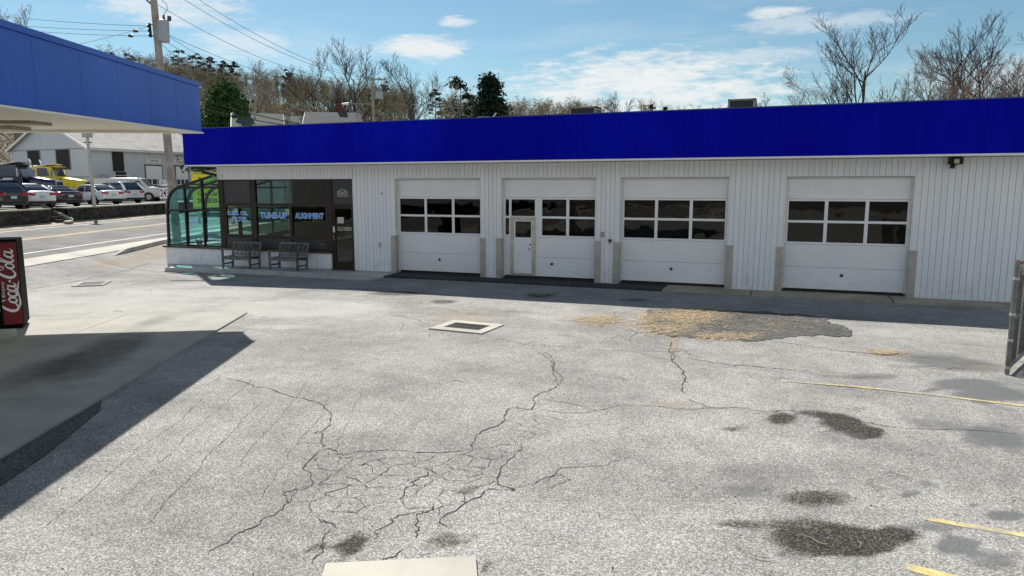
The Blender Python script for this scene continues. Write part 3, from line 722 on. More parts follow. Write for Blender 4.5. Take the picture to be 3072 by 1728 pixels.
MT['plaque'] = M('plaque_brass', (.55, .50, .40), .45, .4, var=.1)

bld = thing('service_garage', 'long white-sided service garage with deep blue fascia, four roller doors and curved glass sunroom', 'building')
XL, XR = -19.29, 12.0
ST = (-19.29, -13.56)
OPEN = [(-11.98, -8.89), (-8.23, -5.20), (-4.52, -1.46), (-.04, 3.02)]
ZT, ZS, ZF0, ZF1, OVH = 3.02, 3.47, 3.52, 4.78, .9
def walk_z(x): return float(np.interp(x, [-22.2, -14.5, -12], [-.14, -.035, -.045]))
def base_z(x): return walk_z(x) if x < -12 else -.07
# boards -----------------------------------------------------------
PITCH_B = .1405
unit = MB().cbox(0, 1, -.5, .5, 0, 1, .0).mesh('siding_board'); unit.materials.append(MT['siding'])
def board(x0, x1, z0, z1, y=0., th=.02, name='siding_board'):
    g = .0042
    o = link(name, unit, bld); o.location = (x0+g, y+th/2, z0); o.scale = (x1-x0-2*g, th, z1-z0)
def boards(x0, x1, z0f, z1):
    n = max(1, round((x1-x0)/PITCH_B)); w = (x1-x0)/n
    for i in range(n): board(x0+i*w, x0+(i+1)*w, z0f(x0+(i+.5)*w) if callable(z0f) else z0f, z1)
edges = [XL, ST[1]]+[e for o in OPEN for e in o]+[8.2]
boards(XL, ST[1], ZT+.022, ZS)
boards(ST[1]+.02, OPEN[0][0], base_z, ZS)
for i, (a, b) in enumerate(OPEN):
    boards(a, b, ZT+.022, ZS)
    boards(b, OPEN[i+1][0] if i < 3 else 8.4, base_z, ZS)
boards(-21.96, -14.56, walk_z, .49)
# backing walls ------------------------------------------------------
w = MB()
w.box(XL, XR, .021, .16, ZT+.02, 3.6)
w.box(ST[1]+.02, OPEN[0][0]-.002, .021, .30, -.3, ZT+.02)
for i, (a, b) in enumerate(OPEN): w.box(b+.002, OPEN[i+1][0]-.002 if i < 3 else XR, .021, .30, -.3, ZT+.02)
w.box(-21.95, -14.55, .021, .14, -.45, .485)
w.build('wall', 'groove', bld)
w = MB(); w.box(8.4, XR, 0, .02, -.3, ZS); w.box(XR-.15, XR, .02, 12, -.3, 4.5); w.box(XL, XR, 11.85, 12, -.5, 4.5); w.box(XL, XL+.15, 4.0, 11.85, -.5, 4.5); w.box(XL, XL+.15, .16, 4.0, 3.3, 4.5)
w.box(-21.95, -21.83, .14, 3.95, -.5, .485); w.box(-21.83, XL, 3.83, 3.95, -.5, .485)
w.build('side_wall', 'siding', bld)
# door reveals and trims
for i, (a, b) in enumerate(OPEN):
    MB().box(a-.002, a+.028, .0, .30, -.06, ZT).build('door_jamb', 'trim_white', bld); MB().box(b-.028, b+.002, .0, .30, -.06, ZT).build('door_jamb', 'trim_white', bld)
    MB().box(a-.01, b+.01, -.006, .30, ZT, ZT+.022).build('door_head', 'trim_white', bld)
MB().box(ST[0], ST[1]+.02, -.006, .14, ZT, ZT+.022).build('shopfront_head', 'trim_white', bld)
MB().box(ST[1]-.002, ST[1]+.02, -.004, .2, -.03, ZT).build('shopfront_jamb', 'trim_white', bld)
MB().box(-14.56, -14.50, -.004, .14, -.03, .49).build('corner_trim', 'trim_white', bld)
# floor, ceiling, interior --------------------------------------------
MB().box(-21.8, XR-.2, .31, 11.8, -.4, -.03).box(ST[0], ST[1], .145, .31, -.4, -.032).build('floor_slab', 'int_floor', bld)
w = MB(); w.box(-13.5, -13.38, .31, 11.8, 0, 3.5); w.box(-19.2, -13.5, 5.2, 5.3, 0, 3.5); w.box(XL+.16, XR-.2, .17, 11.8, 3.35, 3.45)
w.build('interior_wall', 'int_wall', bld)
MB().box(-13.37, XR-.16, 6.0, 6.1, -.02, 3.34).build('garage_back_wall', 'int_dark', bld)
# a low counter inside the office, shelves in the bays
MB().box(-17.0, -14.3, 3.0, 3.6, -.03, 1.0).build('service_counter', 'int_dark', bld)
# fascia ---------------------------------------------------------------
fx0 = -19.87
MB().box(fx0+.03, XR+.5, -OVH+.045, -OVH+.12, ZF0+.02, ZF1-.01).box(fx0+.045, fx0+.12, -OVH+.12, 12.4, ZF0+.02, ZF1-.01).build('fascia_backing', 'fascia_back', bld)
x = -3.10-1.22*13; prev = fx0
cuts = [fx0]+[v for v in np.arange(-3.10-1.22*13, XR+.4, 1.22)]+[XR+.5]
for a, b in zip(cuts[:-1], cuts[1:]):
    MB().box(a+.002, b-.002, -OVH+rng.normal(0, .0015), -OVH+.04, ZF0, ZF1-.03).build('fascia_panel', 'fascia', bld)
for k in range(6): MB().box(fx0, fx0+.04, -OVH+.045+k*2.2, -OVH+.04+(k+1)*2.2, ZF0, ZF1-.03).build('fascia_panel', 'fascia', bld)
MB().box(fx0-.012, XR+.51, -OVH-.012, -OVH+.16, ZF1-.03, ZF1).box(fx0-.012, fx0+.16, -OVH+.16, 12.5, ZF1-.03, ZF1).build('coping', 'coping', bld)
# white soffit and drip trim in lengths
tj = [fx0]+[float(ony(u, 470, -OVH)[0]) for u in (800, 1184, 1395, 1870, 2143, 2441, 2768)]+[XR+.5]
for a, b in zip(tj[:-1], tj[1:]): MB().box(a+.003, b-.003, -OVH-.008, -OVH+.10, ZF0-.048, ZF0-.002).build('drip_trim', 'trim_white', bld)
MB().box(fx0+.02, XR+.45, -OVH+.101, .3, ZF0-.035, ZF0+.015).box(fx0+.02, XL+.05, .3, 12.3, ZF0-.035, ZF0+.015).build('soffit', 'soffit', bld)
MB().box(fx0+.10, XR+.4, -OVH+.13, 12.3, 4.45, 4.58).build('roof', 'roof', bld)

# garage doors -----------------------------------------------------------
YD = .20
def vent(x, z, parent):
    v = MB().tube([(x, YD-.012, z), (x, YD, z)], .055, 16).build('door_vent', 'grey_metal', parent)
    MB().tube([(x, YD-.02, z), (x, YD-.011, z)], .036, 14).build('vent_cap', 'dark_metal', parent)
def garage_door(i, a, b, label):
    a += .03; b -= .03
    d = MB()
    d.box(a, a+.035, YD-.02, YD+.02, -.01, ZT-.01).box(b-.035, b, YD-.02, YD+.02, -.01, ZT-.01).box(a+.035, b-.035, YD-.019, YD+.02, ZT-.045, ZT-.01)
    L, Rr = a+.04, b-.04
    if i == 1:
        cols = [(L+.02, L+.135), (L+.215, L+.985), (L+1.215, L+1.985), (L+2.075, Rr-.02)]
    else:
        n = 3; s = .085; wdt = (Rr-L-.08-(n-1)*s)/n
        cols = [(L+.04+k*(wdt+s), L+.04+k*(wdt+s)+wdt) for k in range(n)]
    rows = [(1.865, 2.375), (1.285, 1.80)]
    # rails and stiles as one part
    z0, z1 = 1.225, 2.43
    for (r0, r1) in ((z0, rows[1][0]), (rows[1][1], rows[0][0]), (rows[0][1], z1)): d.box(L, Rr, YD-.014, YD+.02, r0, r1)
    xs_ = [L]+[c for k in cols for c in k]+[Rr]
    for k in range(0, len(xs_), 2):
        for (r0, r1) in rows:
            if xs_[k+1]-xs_[k] > .004: d.box(xs_[k], xs_[k+1], YD-.012, YD+.02, r0, r1)
    door = d.build('garage_door', 'door_rail', bld); tag(door, label)
    for (p0, p1, nm) in ((2.436, ZT-.05, 'door_panel'), (.612, 1.219, 'door_panel'), (.02, .606, 'door_panel')):
        MB().box(L, Rr, YD-.006, YD+.03, p0, p1).build(nm, 'door_white', door, bevel=.004)
    MB().box(L, Rr, YD-.01, YD+.03, -.02, .018).build('bottom_seal', 'black_plastic', door)
    for ri, (r0, r1) in enumerate(rows):
        for ci, (c0, c1) in enumerate(cols):
            if i == 1 and ci == 1 and ri == 1: continue
            MB().box(c0, c1, YD+.004, YD+.010, r0, r1).build('window_pane', 'glass_door', door)
    vent((a+b)/2-.02 if i != 1 else a+1.58, .41, door)
    if i == 1:      # wicket door with its metal frame
        x0, x1 = a+.235, a+1.035; t0, t1 = .015, 1.84
        f = MB(); f.box(x0, x0+.10, YD-.045, YD-.0145, t0, t1).box(x1-.10, x1, YD-.045, YD-.0145, t0, t1).box(x0+.10, x1-.10, YD-.044, YD-.0145, t1-.11, t1-.002).box(x0+.10, x1-.10, YD-.044, YD-.0145, t0, t0+.07)
        f.build('wicket_frame', 'steel', door)
        l = MB(); gx0, gx1, gz0, gz1 = x0+.155, x1-.125, 1.21, 1.70
        l.box(x0+.103, x1-.103, YD-.034, YD-.015, t0+.075, gz0).box(x0+.103, x1-.103, YD-.034, YD-.015, gz1, t1-.115).box(x0+.103, gx0, YD-.034, YD-.015, gz0, gz1).box(gx1, x1-.103, YD-.034, YD-.015, gz0, gz1)
        l.build('wicket_door', 'door_rail', door)
        MB().box(gx0, gx1, YD-.028, YD-.022, gz0, gz1).build('window_pane', 'glass_door', door)
        MB().tube([(x1-.15, YD-.034, .86), (x1-.15, YD-.09, .86), (x1-.20, YD-.095, .84)], .012, 8).build('wicket_handle', 'dark_metal', door)
        MB().tube([(x1-.15, YD-.034, .99), (x1-.15, YD-.05, .99)], .025, 12).build('wicket_lock', 'dark_metal', door)
        MB().box(x0+.035, x0+.055, YD-.052, YD-.046, .1, 1.75).build('hinge_strip', 'steel', door)
for i, (a, b) in enumerate(OPEN):
    garage_door(i, a, b, ['garage door nearest the shopfront', 'garage door with a small wicket door let into it', 'garage door third from the shopfront', 'garage door nearest the chain link gate'][i])
# corner guards on the jambs
for i, (a, b) in enumerate(OPEN):
    zt = [1.17, 1.17, 1.15, 1.15][i]
    for x0, x1, xj in ((a-.155, a, a), (b, b+.155, b)):
        g = MB(); g.box(x0, x1, -.025, -.001, -.075, zt)
        if xj == a: g.box(a, a+.032, -.025, .17, -.075, zt-.002)
        else: g.box(b-.032, b, -.025, .17, -.075, zt-.002)
        g.build('corner_guard', 'aluminium', bld, bevel=.004)

# shopfront --------------------------------------------------------------
fr = MB(); Y0, Y1 = .03, .13
def fbar(x0, x1, z0, z1, y0=Y0): fr.box(x0, x1, y0, Y1, z0, z1)
fbar(-19.29, -19.07, .57, ZT); fbar(-17.88, -17.63, .57, ZT); fbar(-14.70, -14.46, .57, ZT); fbar(-16.20, -16.09, .57, 2.08, Y0+.005)
fbar(-19.07, -17.88, 2.975, ZT, Y0+.006); fbar(-17.63, -14.70, 2.975, ZT, Y0+.006)
fbar(-19.07, -17.88, 2.07, 2.18, Y0+.006); fbar(-17.63, -14.70, 2.08, 2.18, Y0+.006)
for a, b in ((-19.07, -17.88), (-17.63, -16.20), (-16.09, -14.70)): fbar(a, b, .94, 1.06, Y0+.006); fbar(a, b, .57, .61, Y0+.006)
fbar(-14.46, -13.56, 2.11, 2.18, Y0+.006); fbar(-14.46, -13.562, 2.98, ZT, Y0+.006); fbar(-13.60, -13.565, -.03, 2.98, Y0+.004); fbar(-14.46, -14.415, -.03, 2.98, Y0+.004)
front = fr.build('shopfront_frame', 'bronze', bld)
MB().box(-22.03, -14.49, -.07, .14, .49, .56).build('window_sill', 'sill', bld)
for a, b, z0, z1 in ((-19.07, -17.88, 2.18, 2.975), (-19.07, -17.88, .61, .94), (-17.63, -16.20, .61, .94), (-16.09, -14.70, .61, .94), (-14.415, -13.60, 2.18, 2.98)):
    MB().box(a, b, .06, .09, z0, z1).build('infill_panel', 'dark_panel', front)
for a, b, z0, z1 in ((-18.98, -17.88, 1.06, 2.07), (-17.63, -14.70, 2.18, 2.975), (-17.63, -16.20, 1.06, 2.08), (-16.09, -14.70, 1.06, 2.08)):
    MB().box(a, b, .075, .083, z0, z1).build('shop_window', 'glass_shop', front)
MB().box(-19.07, -18.98, .04, .12, 1.06, 2.07).box(-18.47, -18.37, .10, .14, 1.06, 2.07).build('window_mullion', 'bronze', front)
def sign2(name, s, x0, x1, z, h, parent=front, y=.068):
    text(name, s, .25, 'white_letter', parent, ((x0+x1)/2, y, z), width=(x1-x0), height=h, bold=.014, ext=.0015)
    text(name, s, .25, 'blue_letter', parent, ((x0+x1)/2, y-.004, z), width=(x1-x0)-.03, height=h-.03, bold=.005, ext=.0015)
sign2('window_lettering', 'LUBE, OIL', -18.95, -18.04, 1.805, .165); sign2('window_lettering', 'FILTER', -18.74, -18.07, 1.605, .155); sign2('window_lettering', '&', -18.86, -18.78, 1.585, .10)
sign2('window_lettering', 'TUNE-UP', -17.49, -16.32, 1.755, .215); sign2('window_lettering', 'ALIGNMENT', -15.99, -14.80, 1.765, .205)
MB().box(-15.0, -14.74, .05, .06, .80, .90).build('mail_slot', 'dark_metal', front); MB().box(-15.0, -14.74, .045, .05, .79, .80).build('mail_flap', 'grey_metal', front)
# entry door
dr = MB(); dx0, dx1 = -14.41, -13.605
dr.box(dx0, dx0+.085, .05, .10, -.02, 2.10).box(dx1-.07, dx1, .05, .10, -.02, 2.10).box(dx0+.085, dx1-.07, .051, .099, -.02, .20).box(dx0+.085, dx1-.07, .051, .099, 2.02, 2.10)
ed = dr.build('entry_door', 'bronze', bld)
MB().box(dx0+.085, dx1-.07, .070, .078, .20, 2.02).build('door_glass', 'glass_shop', ed)
MB().box(dx0+.02, dx0+.07, .0, .05, 1.22, 1.42).build('door_pull', 'trim_white', ed); MB().tube([(dx0+.05, .0, 1.12), (dx0+.05, -.03, 1.12), (dx0+.05, -.03, .98), (dx0+.05, .05, .98)], .009, 6).build('door_lever', 'grey_metal', ed)
MB().box(-14.24, -13.99, .062, .066, 1.53, 1.74).build('paper_notice', 'paper', ed)
text('closed_lettering', 'CLOSED', .15, 'tan_letter', ed, (-13.965, .060, 1.345), width=.58, height=.13, bold=.006)
# house number plaque
pl = MB().xz([(-14.19, 2.44), (-13.78, 2.44), (-13.78, 2.61), (-13.83, 2.62), (-13.88, 2.66), (-13.985, 2.685), (-14.09, 2.66), (-14.14, 2.62), (-14.19, 2.61)], .035, .06).build('number_plaque', 'plaque', bld)
MB().xz([(-14.17, 2.46), (-13.80, 2.46), (-13.80, 2.595), (-13.84, 2.60), (-13.89, 2.64), (-13.985, 2.665), (-14.08, 2.64), (-14.13, 2.60), (-14.17, 2.595)], .030, .035).build('plaque_field', 'dark_panel', pl)
text('house_number', '680', .16, 'tan_letter', pl, (-13.985, .027, 2.55), width=.31, height=.125, bold=.002)

# curved sunroom -----------------------------------------------------------
sun_ = bpy.data.objects.new('sunroom', None); COL.objects.link(sun_); sun_.parent = bld; tag(sun_, 'green tinted glass sunroom with curved bronze ribs')
prof = [(-21.88, .56), (-21.84, 1.88), (-21.80, 2.16), (-21.68, 2.45), (-21.42, 2.69), (-20.93, 2.855), (-20.10, 3.06), (-19.30, 3.25)]
pr = [tuple(p) for p in catmull(prof[1:6], 4)]; prof_s = [prof[0]]+pr+prof[6:]
ys_r = [.055, 1.0, 1.95, 2.9, 3.85]
def rib(y, w=.07, dpt=.09):
    mb = MB(); n = len(prof_s); vs = []
    for k, (px, pz) in enumerate(prof_s):
        q = prof_s[min(k+1, n-1)]; p0 = prof_s[max(k-1, 0)]; d = np.array([q[0]-p0[0], q[1]-p0[1]]); d /= np.linalg.norm(d); nn = np.array([d[1], -d[0]])   # inward
        for yy, o in ((y-w/2, 0), (y+w/2, 0), (y+w/2, dpt), (y-w/2, dpt)): vs.append((px+nn[0]*o, yy, pz+nn[1]*o))
    fs = [(4*k+j, 4*k+(j+1) % 4, 4*k+4+(j+1) % 4, 4*k+4+j) for k in range(n-1) for j in range(4)]+[(3, 2, 1, 0), tuple(4*(n-1)+j for j in range(4))]
    mb.add(vs, fs); return mb.build('rib', 'bronze', sun_)
for y in ys_r: rib(y)
for zz, xx in ((1.88, -21.84), (2.855, -20.93)):
    MB().box(xx+.005, xx+.06, ys_r[0]+.04, ys_r[-1]-.04, zz-.03, zz+.03).build('purlin', 'bronze', sun_)
MB().box(-21.90, -21.80, .0, 3.9, .56, .62).build('side_sill', 'bronze', sun_)
for y0, y1 in zip(ys_r[:-1], ys_r[1:]):
    for seg in (prof_s[:2], prof_s[1:-2], prof_s[-3:]):
        V = [(px+.015, yy, pz-.005) for px, pz in seg for yy in (y0+.036, y1-.036)]
        MB().add(V, [(2*k, 2*k+1, 2*k+3, 2*k+2) for k in range(len(seg)-1)]).build('roof_pane', 'glass_sol', sun_, smooth=True)
def top_at(x): return float(np.interp(x, [p[0] for p in prof_s[1:]], [p[1] for p in prof_s[1:]]))
def end_wall(y, gl=True):
    e = MB()
    for xx in (-20.90, -20.06): e.box(xx-.035, xx+.035, y-.04, y+.04, .62, top_at(xx)-.05)
    e.box(-21.83, -19.30, y-.036, y+.036, 1.865, 1.935); e.box(-20.86, -19.30, y-.034, y+.034, 2.70, 2.765); e.box(-21.83, -19.30, y-.038, y+.038, .56, .62)
    e.build('end_frame', 'bronze', sun_)
    for c0, c1 in ((-21.79, -20.94), (-20.86, -20.10), (-20.02, -19.30)):
        MB().box(c0, c1, y-.004, y+.004, .62, 1.865).build('end_pane', 'glass_sol', sun_)
        if c0 < -21:
            top = [(px+.07, pz-.06) for px, pz in prof_s if px < -20.95 and pz > 2.0]
            MB().xz([(c0, 1.935), (c1, 1.935), (c1, top_at(c1)-.09)]+top[::-1], y-.004, y+.004).build('end_pane', 'glass_sol', sun_)
        else:
            MB().box(c0, c1, y-.004, y+.004, 1.935, 2.70).build('end_pane', 'glass_sol', sun_)
            MB().xz([(c0, 2.765), (c1, 2.765), (c1, top_at(c1)-.09), (c0, top_at(c0)-.09)], y-.004, y+.004).build('end_pane', 'glass_sol', sun_)
end_wall(.055); end_wall(3.85)
text('window_sticker', 'Closed on\nSundays', .13, 'white_letter', sun_, (-20.52, .03, 1.50), width=.40, height=.24, bold=.006)
text('window_sticker', 'Closed on\nSundays', .13, 'blue_letter', sun_, (-20.52, .026, 1.50), width=.385, height=.22, bold=-.001)

# small fittings ---------------------------------------------------------------
def fitting(name, mb, mat): return mb.build(name, mat, bld)
fitting('outlet_box', MB().cbox(-12.61, -12.50, -.03, 0, .77, .93, .006), 'grey_metal')
p = ony(1808, 703, 0); fitting('bell_box', MB().cbox(p[0]-.05, p[0]+.05, -.035, 0, p[2]-.08, p[2]+.08, .006), 'grey_metal')
for k in (.035, -.035): MB().tube([(p[0], -.045, p[2]+k), (p[0], -.034, p[2]+k)], .018, 10).build('bell_button', 'dark_metal', bld)
p = ony(1831, 724, 0); fitting('hose_tap', MB().tube([(p[0], 0, p[2]+.02), (p[0], -.07, p[2]+.02), (p[0], -.09, p[2]-.05)], [.03, .035, .02], 8).tube([(p[0]-.05, -.05, p[2]+.045), (p[0]+.05, -.05, p[2]+.045)], .02, 8), 'black_plastic')
fitting('wall_plug', MB().tube([(-12.44, -.012, 2.54), (-12.44, 0, 2.54)], .025, 10), 'dark_metal')
p = ony(2866, 483, -.12)
fl = MB().cbox(p[0]-.14, p[0]+.14, -.30, -.02, p[2]-.08, p[2]+.10, .02).build('floodlight', 'int_dark', bld)
MB().box(p[0]-.06, p[0]+.05, -.33, -.30, p[2]-.06, p[2]+.04).build('flood_lens', 'plaque', fl); MB().tube([(p[0]-.05, -.18, p[2]-.08), (p[0]-.07, -.20, p[2]-.17)], [.05, .06], 10).build('flood_sensor', 'dark_metal', fl)
cm_ = MB().bar((-19.52, -.42, 3.27), (-19.28, -.14, 3.20), .10, .10).build('security_camera', 'dark_metal', bld, bevel=.01)
MB().tube([(-19.33, -.18, 3.17), (-19.28, -.12, 3.08), (-19.16, -.01, 3.07)], .022, 8).build('camera_bracket', 'grey_metal', cm_)
MB().tube([(-19.54, -.445, 3.275), (-19.515, -.415, 3.268)], .04, 10).build('camera_lens', 'black_plastic', cm_)
MB().cbox(-19.14, -19.02, -.04, 0, 3.05, 3.16, .005).build('junction_box', 'trim_white', bld)

# raised walk in front of the shopfront ---------------------------------------
c2 = lambda x, y: (440+x/3.22, 460+y/3.22)
oe = [gp(*c2(*p))[:2] for p in ((175, 1145), (500, 1150), (940, 1166), (1300, 1183), (1700, 1210), (2000, 1224), (2160, 1227))]
out = [np.array([-22.05, .2]), np.array([oe[0][0]-.02, .2])] if False else []
Pl = [np.array([oe[0][0]-.35, .15])]+oe+[np.array([-11.97, -.55]), np.array([-11.99, .15])]
zt = [walk_z(p[0]) if i < len(Pl)-2 else -.075 for i, p in enumerate(Pl)]
wk = MB().prism([tuple(p) for p in Pl], -.6, zt).build('raised_walk', 'walk_concrete', bevel=.02); tag(wk, kind='structure')
# threshold apron along the roller doors
ap = tag(bpy.data.objects.new('door_apron', None), kind='structure'); COL.objects.link(ap)
MB().box(-11.96, -3.12, -.78, .30, -.5, -.072).build('apron_strip', 'asphalt_apron', ap)
for a, b in ((-3.10, -.78), (-.75, 2.6), (2.63, 6.2), (6.23, 9.8)): MB().box(a, b, -.80, .30, -.5, -.062).build('apron_slab', 'apron_concrete', ap, bevel=.01)

# ================================================================== THINGS AT THE BUILDING
MT['bench_wood'] = M('weathered_teak', (.16, .15, .138), .85, var=.4, vs=9, bs=40, bstr=.4, dirt=((.09, .085, .08), 6, .5, .7))
MT['bench_dark'] = M('weathered_teak_dark', (.085, .075, .06), .85, var=.4, vs=8, dirt=((.09, .11, .04), 4, .55, .6))
def bench(label, loc, rz):
    t = thing('garden_bench', label, 'bench', loc, rz, 'garden benches outside the shopfront')
    W, Dp, sh, bh = 1.22, .56, .42, .88
    for x in (-W/2+.03, W/2-.03):
        MB().box(x-.03, x+.03, -Dp/2, -Dp/2+.06, 0, .64).build('front_leg', 'bench_dark' if x > 0 else 'bench_wood', t, bevel=.004)
        MB().bar((x, Dp/2-.05, 0), (x, Dp/2-.03, .44), .06, .055, (0, 1, 0)).bar((x, Dp/2-.03, .44), (x, Dp/2+.09, bh), .06, .045, (0, 1, 0)).build('back_leg', 'bench_wood', t)
        MB().bar((x, -Dp/2-.03, .66), (x, Dp/2+.02, .66), .065, .03).build('armrest', 'bench_wood', t)
        MB().bar((x, -Dp/2+.06, .16), (x, Dp/2-.06, .16), .03, .05).build('side_rail', 'bench_dark', t)
    MB().box(-W/2+.06, W/2-.06, -Dp/2+.01, -Dp/2+.04, sh-.10, sh-.015).build('seat_apron', 'bench_wood', t, bevel=.003)
    MB().box(-W/2+.06, W/2-.06, Dp/2-.09, Dp/2-.06, sh-.10, sh-.015).build('seat_apron', 'bench_dark', t)
    for k in range(6): MB().box(-W/2+.02, W/2-.02, -Dp/2+.02+k*.082, -Dp/2+.02+k*.082+.068, sh-.014, sh+.008).build('seat_slat', 'bench_wood', t, bevel=.003)
    bk = lambda z: Dp/2-.03+(z-.44)*.27
    y0, z0, z1 = 0, sh+.06, bh
    MB().bar((-W/2+.03, bk(bh), bh), (W/2-.03, bk(bh), bh), .05, .065).build('top_rail', 'bench_wood', t, bevel=.003)
    MB().bar((-W/2+.06, bk(sh+.05), sh+.05), (W/2-.06, bk(sh+.05), sh+.05), .035, .05).build('bottom_rail', 'bench_wood', t)
    # lattice: chinese-chippendale panels
    n = 3; pw = (W-.12)/n; zb, zt_ = sh+.075, bh-.03; H = zt_-zb
    def lat(a, b):
        (xa, za), (xb, zb_) = a, b
        MB().bar((xa, bk(za), za), (xb, bk(zb_), zb_), .020, .022).build('lattice_bar', 'bench_wood', t)
    for k in range(n):
        x0 = -W/2+.06+k*pw; X = lambda f: x0+f*pw; Z = lambda f: zb+f*H
        if k: lat((X(0), Z(0)), (X(0), Z(1)))
        lat((X(0.02), Z(1)), (X(.62), Z(0))); lat((X(.98), Z(1)), (X(.5), Z(.42))); lat((X(.3), Z(1)), (X(.62), Z(.58))); lat((X(.72), Z(1)), (X(.46), Z(.68)))
        lat((X(.0), Z(.22)), (X(.36), Z(.60))); lat((X(.1), Z(0)), (X(.46), Z(.36))); lat((X(.98), Z(.62)), (X(.56), Z(.12))); lat((X(.98), Z(.28)), (X(.76), Z(0))); lat((X(.3), Z(0)), (X(.5), Z(.22))); lat((X(.0), Z(.6)), (X(.14), Z(.74)))
    return t
bx = -17.83; bench('weathered wooden garden bench standing nearer the glass sunroom', (bx, -.62, walk_z(bx)), R(1))
bx = -15.83; bench('weathered wooden garden bench standing nearer the entry door', (bx, -.60, walk_z(bx)), R(-1))
def wait_chair(label, loc, rz):
    t = thing('waiting_chair', label, 'chair', loc, rz, 'chairs in the sunroom')
    MB().cbox(-.24, .24, -.24, .24, .40, .47, .03).build('seat', 'black_plastic', t)
    MB().tube([(-.22, .24, .45), (-.22, .28, .78), (-.16, .29, .86), (.16, .29, .86), (.22, .28, .78), (.22, .24, .45)], .017, 8).build('back_frame', 'black_plastic', t)
    MB().cbox(-.2, .2, .255, .285, .5, .74, .01).build('backrest', 'black_plastic', t)
    for x in (-.21, .21):
        for y in (-.21, .23): MB().tube([(x, y, 0), (x, y, .42)], .014, 6).build('leg', 'black_plastic', t)
for i, (x, y, rz, lb) in enumerate([(-21.15, 1.2, 160, 'black waiting chair behind the leftmost pane of the sunroom'), (-19.75, 1.35, 185, 'black waiting chair behind the rightmost pane of the sunroom'),
                            (-18.65, 1.0, 175, 'black waiting chair seen under the oil change lettering, left'), (-17.95, 1.1, 190, 'black waiting chair seen under the oil change lettering, right')]):
    wait_chair(lb, (x, y, -.03), R(rz))
tb = thing('round_table', 'dark round table behind the middle pane of the sunroom', 'table', (-20.5, 1.5, -.03))
MB().lathe([(.42, .70), (.44, .72), (.42, .74)], n=24).build('table_top', 'black_plastic', tb); MB().lathe([(.22, 0), (.2, .03), (.03, .06), (.03, .70)], n=12).build('table_leg', 'dark_metal', tb)

# rooftop units
MT['hvac'] = M('hvac_casing', (.22, .21, .20), .5, .2, var=.1); MT['louvre'] = M('hvac_louvre', (.02, .02, .022), .6, var=.2)
def hvac(label, x0, x1, y, h, dpt=.75):
    t = thing('rooftop_unit', label, 'air conditioner', ((x0+x1)/2, y, 4.58), group='rooftop air conditioners'); w = (x1-x0)/2
    MB().box(-w, -w+.06, 0, dpt, 0, h).box(w-.09, w, 0, dpt, 0, h).box(-w, w, 0, dpt, h-.04, h+.01).build('casing', 'hvac', t); MB().box(-w+.06, w-.09, .05, dpt-.01, 0, h-.04).build('coil', 'louvre', t)
    n = 9
    for k in range(n):
        a = -w+.07+(2*w-.17)*k/n; MB().box(a, a+(2*w-.17)/n*.7, .015, .045, .06, h-.04).build('louvre', 'louvre', t)
    MB().box(w-.001, w+.012, .10, dpt-.1, .08, h-.1).build('side_louvre', 'louvre', t)
hvac('small rooftop air conditioner above the second garage door', -7.24, -6.27, 4, .92); hvac('rooftop air conditioner above the gap between third and fourth doors', -1.92, -1.06, 4, .96)
t = thing('roof_cabinet', 'low dark patched cabinet beside the rooftop air conditioner', 'roof cabinet', (-2.25, 4.2, 4.58)); MB().cbox(-.30, .30, 0, .5, 0, .70, .01).build('cabinet', 'dark_metal', t); MB().box(-.18, .27, -.01, -.001, .34, .58).build('cabinet_door', 'hvac', t)
t = thing('roof_cabinet', 'low black box on the roof left of the small air conditioner', 'roof cabinet', (-7.62, 4.2, 4.58)); MB().cbox(-.32, .32, 0, .5, 0, .62, .01).build('cabinet', 'dark_metal', t)
pp_ = ony(1240*1.1925, 289*1.1925, 3.0)
t = thing('roof_bracket', 'thin bent pipe bracket on the roof left of the air conditioners', 'pipe', (float(pp_[0]), 3.0, 4.58)); MB().tube([(-.95, 0, .52), (-.5, 0, .60), (0, 0, .58), (.12, 0, .72)], .025, 6).tube([(-.9, 0, 0), (-.9, 0, .55)], .02, 6).tube([(0, 0, 0), (0, 0, .6)], .02, 6).build('pipe', 'grey_metal', t)
# ================================================================== FUEL CANOPY
CANG = R(24.5); CU = np.array([math.sin(CANG), -math.cos(CANG)]); CV = np.array([-math.cos(CANG), -math.sin(CANG)])
CP = np.array([-13.05, -7.04]); CSL = -.0255                # far right corner, slope along the long side
CB, CT = 4.05, 5.19
MT['cream'] = line_mat('cream_soffit', (.74, .70, .58), .30, .35, .6, 1, .3)
MT['cream_plain'] = M('cream_trim', (.76, .73, .63), .55, var=.06)
MT['lamp_dark'] = M('soffit_lamp', (.30, .27, .2), .5, var=.1)
can = thing('fuel_canopy', 'blue fuel station canopy with cream soffit at the left', 'canopy', (0, 0, 0))
def cpt(a, b, z): p = CP+CU*a+CV*b; return (p[0], p[1], z+CSL*a)
def cbox(mb, a0, a1, b0, b1, z0, z1):
    return mb.add([cpt(a0,b0,z0),cpt(a1,b0,z0),cpt(a1,b1,z0),cpt(a0,b1,z0),cpt(a0,b0,z1),cpt(a1,b0,z1),cpt(a1,b1,z1),cpt(a0,b1,z1)],
                  [(0,1,2,3),(7,6,5,4),(4,5,1,0),(5,6,2,1),(6,7,3,2),(7,4,0,3)])
CL, CW = 17.5, 9.5
def s_at(u, v=200):
    q = ray(u, v); A = np.array([[q[0], -CU[0]], [q[1], -CU[1]]]); return float(np.linalg.solve(A, CP-CAM[:2])[1])
seams = [0.0]+[s_at(u) for u in (522, 444, 350, 240, 100)]
while seams[-1] < CL-1.3: seams.append(seams[-1]+1.22)
seams.append(CL)
for a, b in zip(seams[:-1], seams[1:]): cbox(MB(), a+.004, b-.004, 0, .04, CB, CT-.10).build('fascia_panel', 'canopy_blue', can)
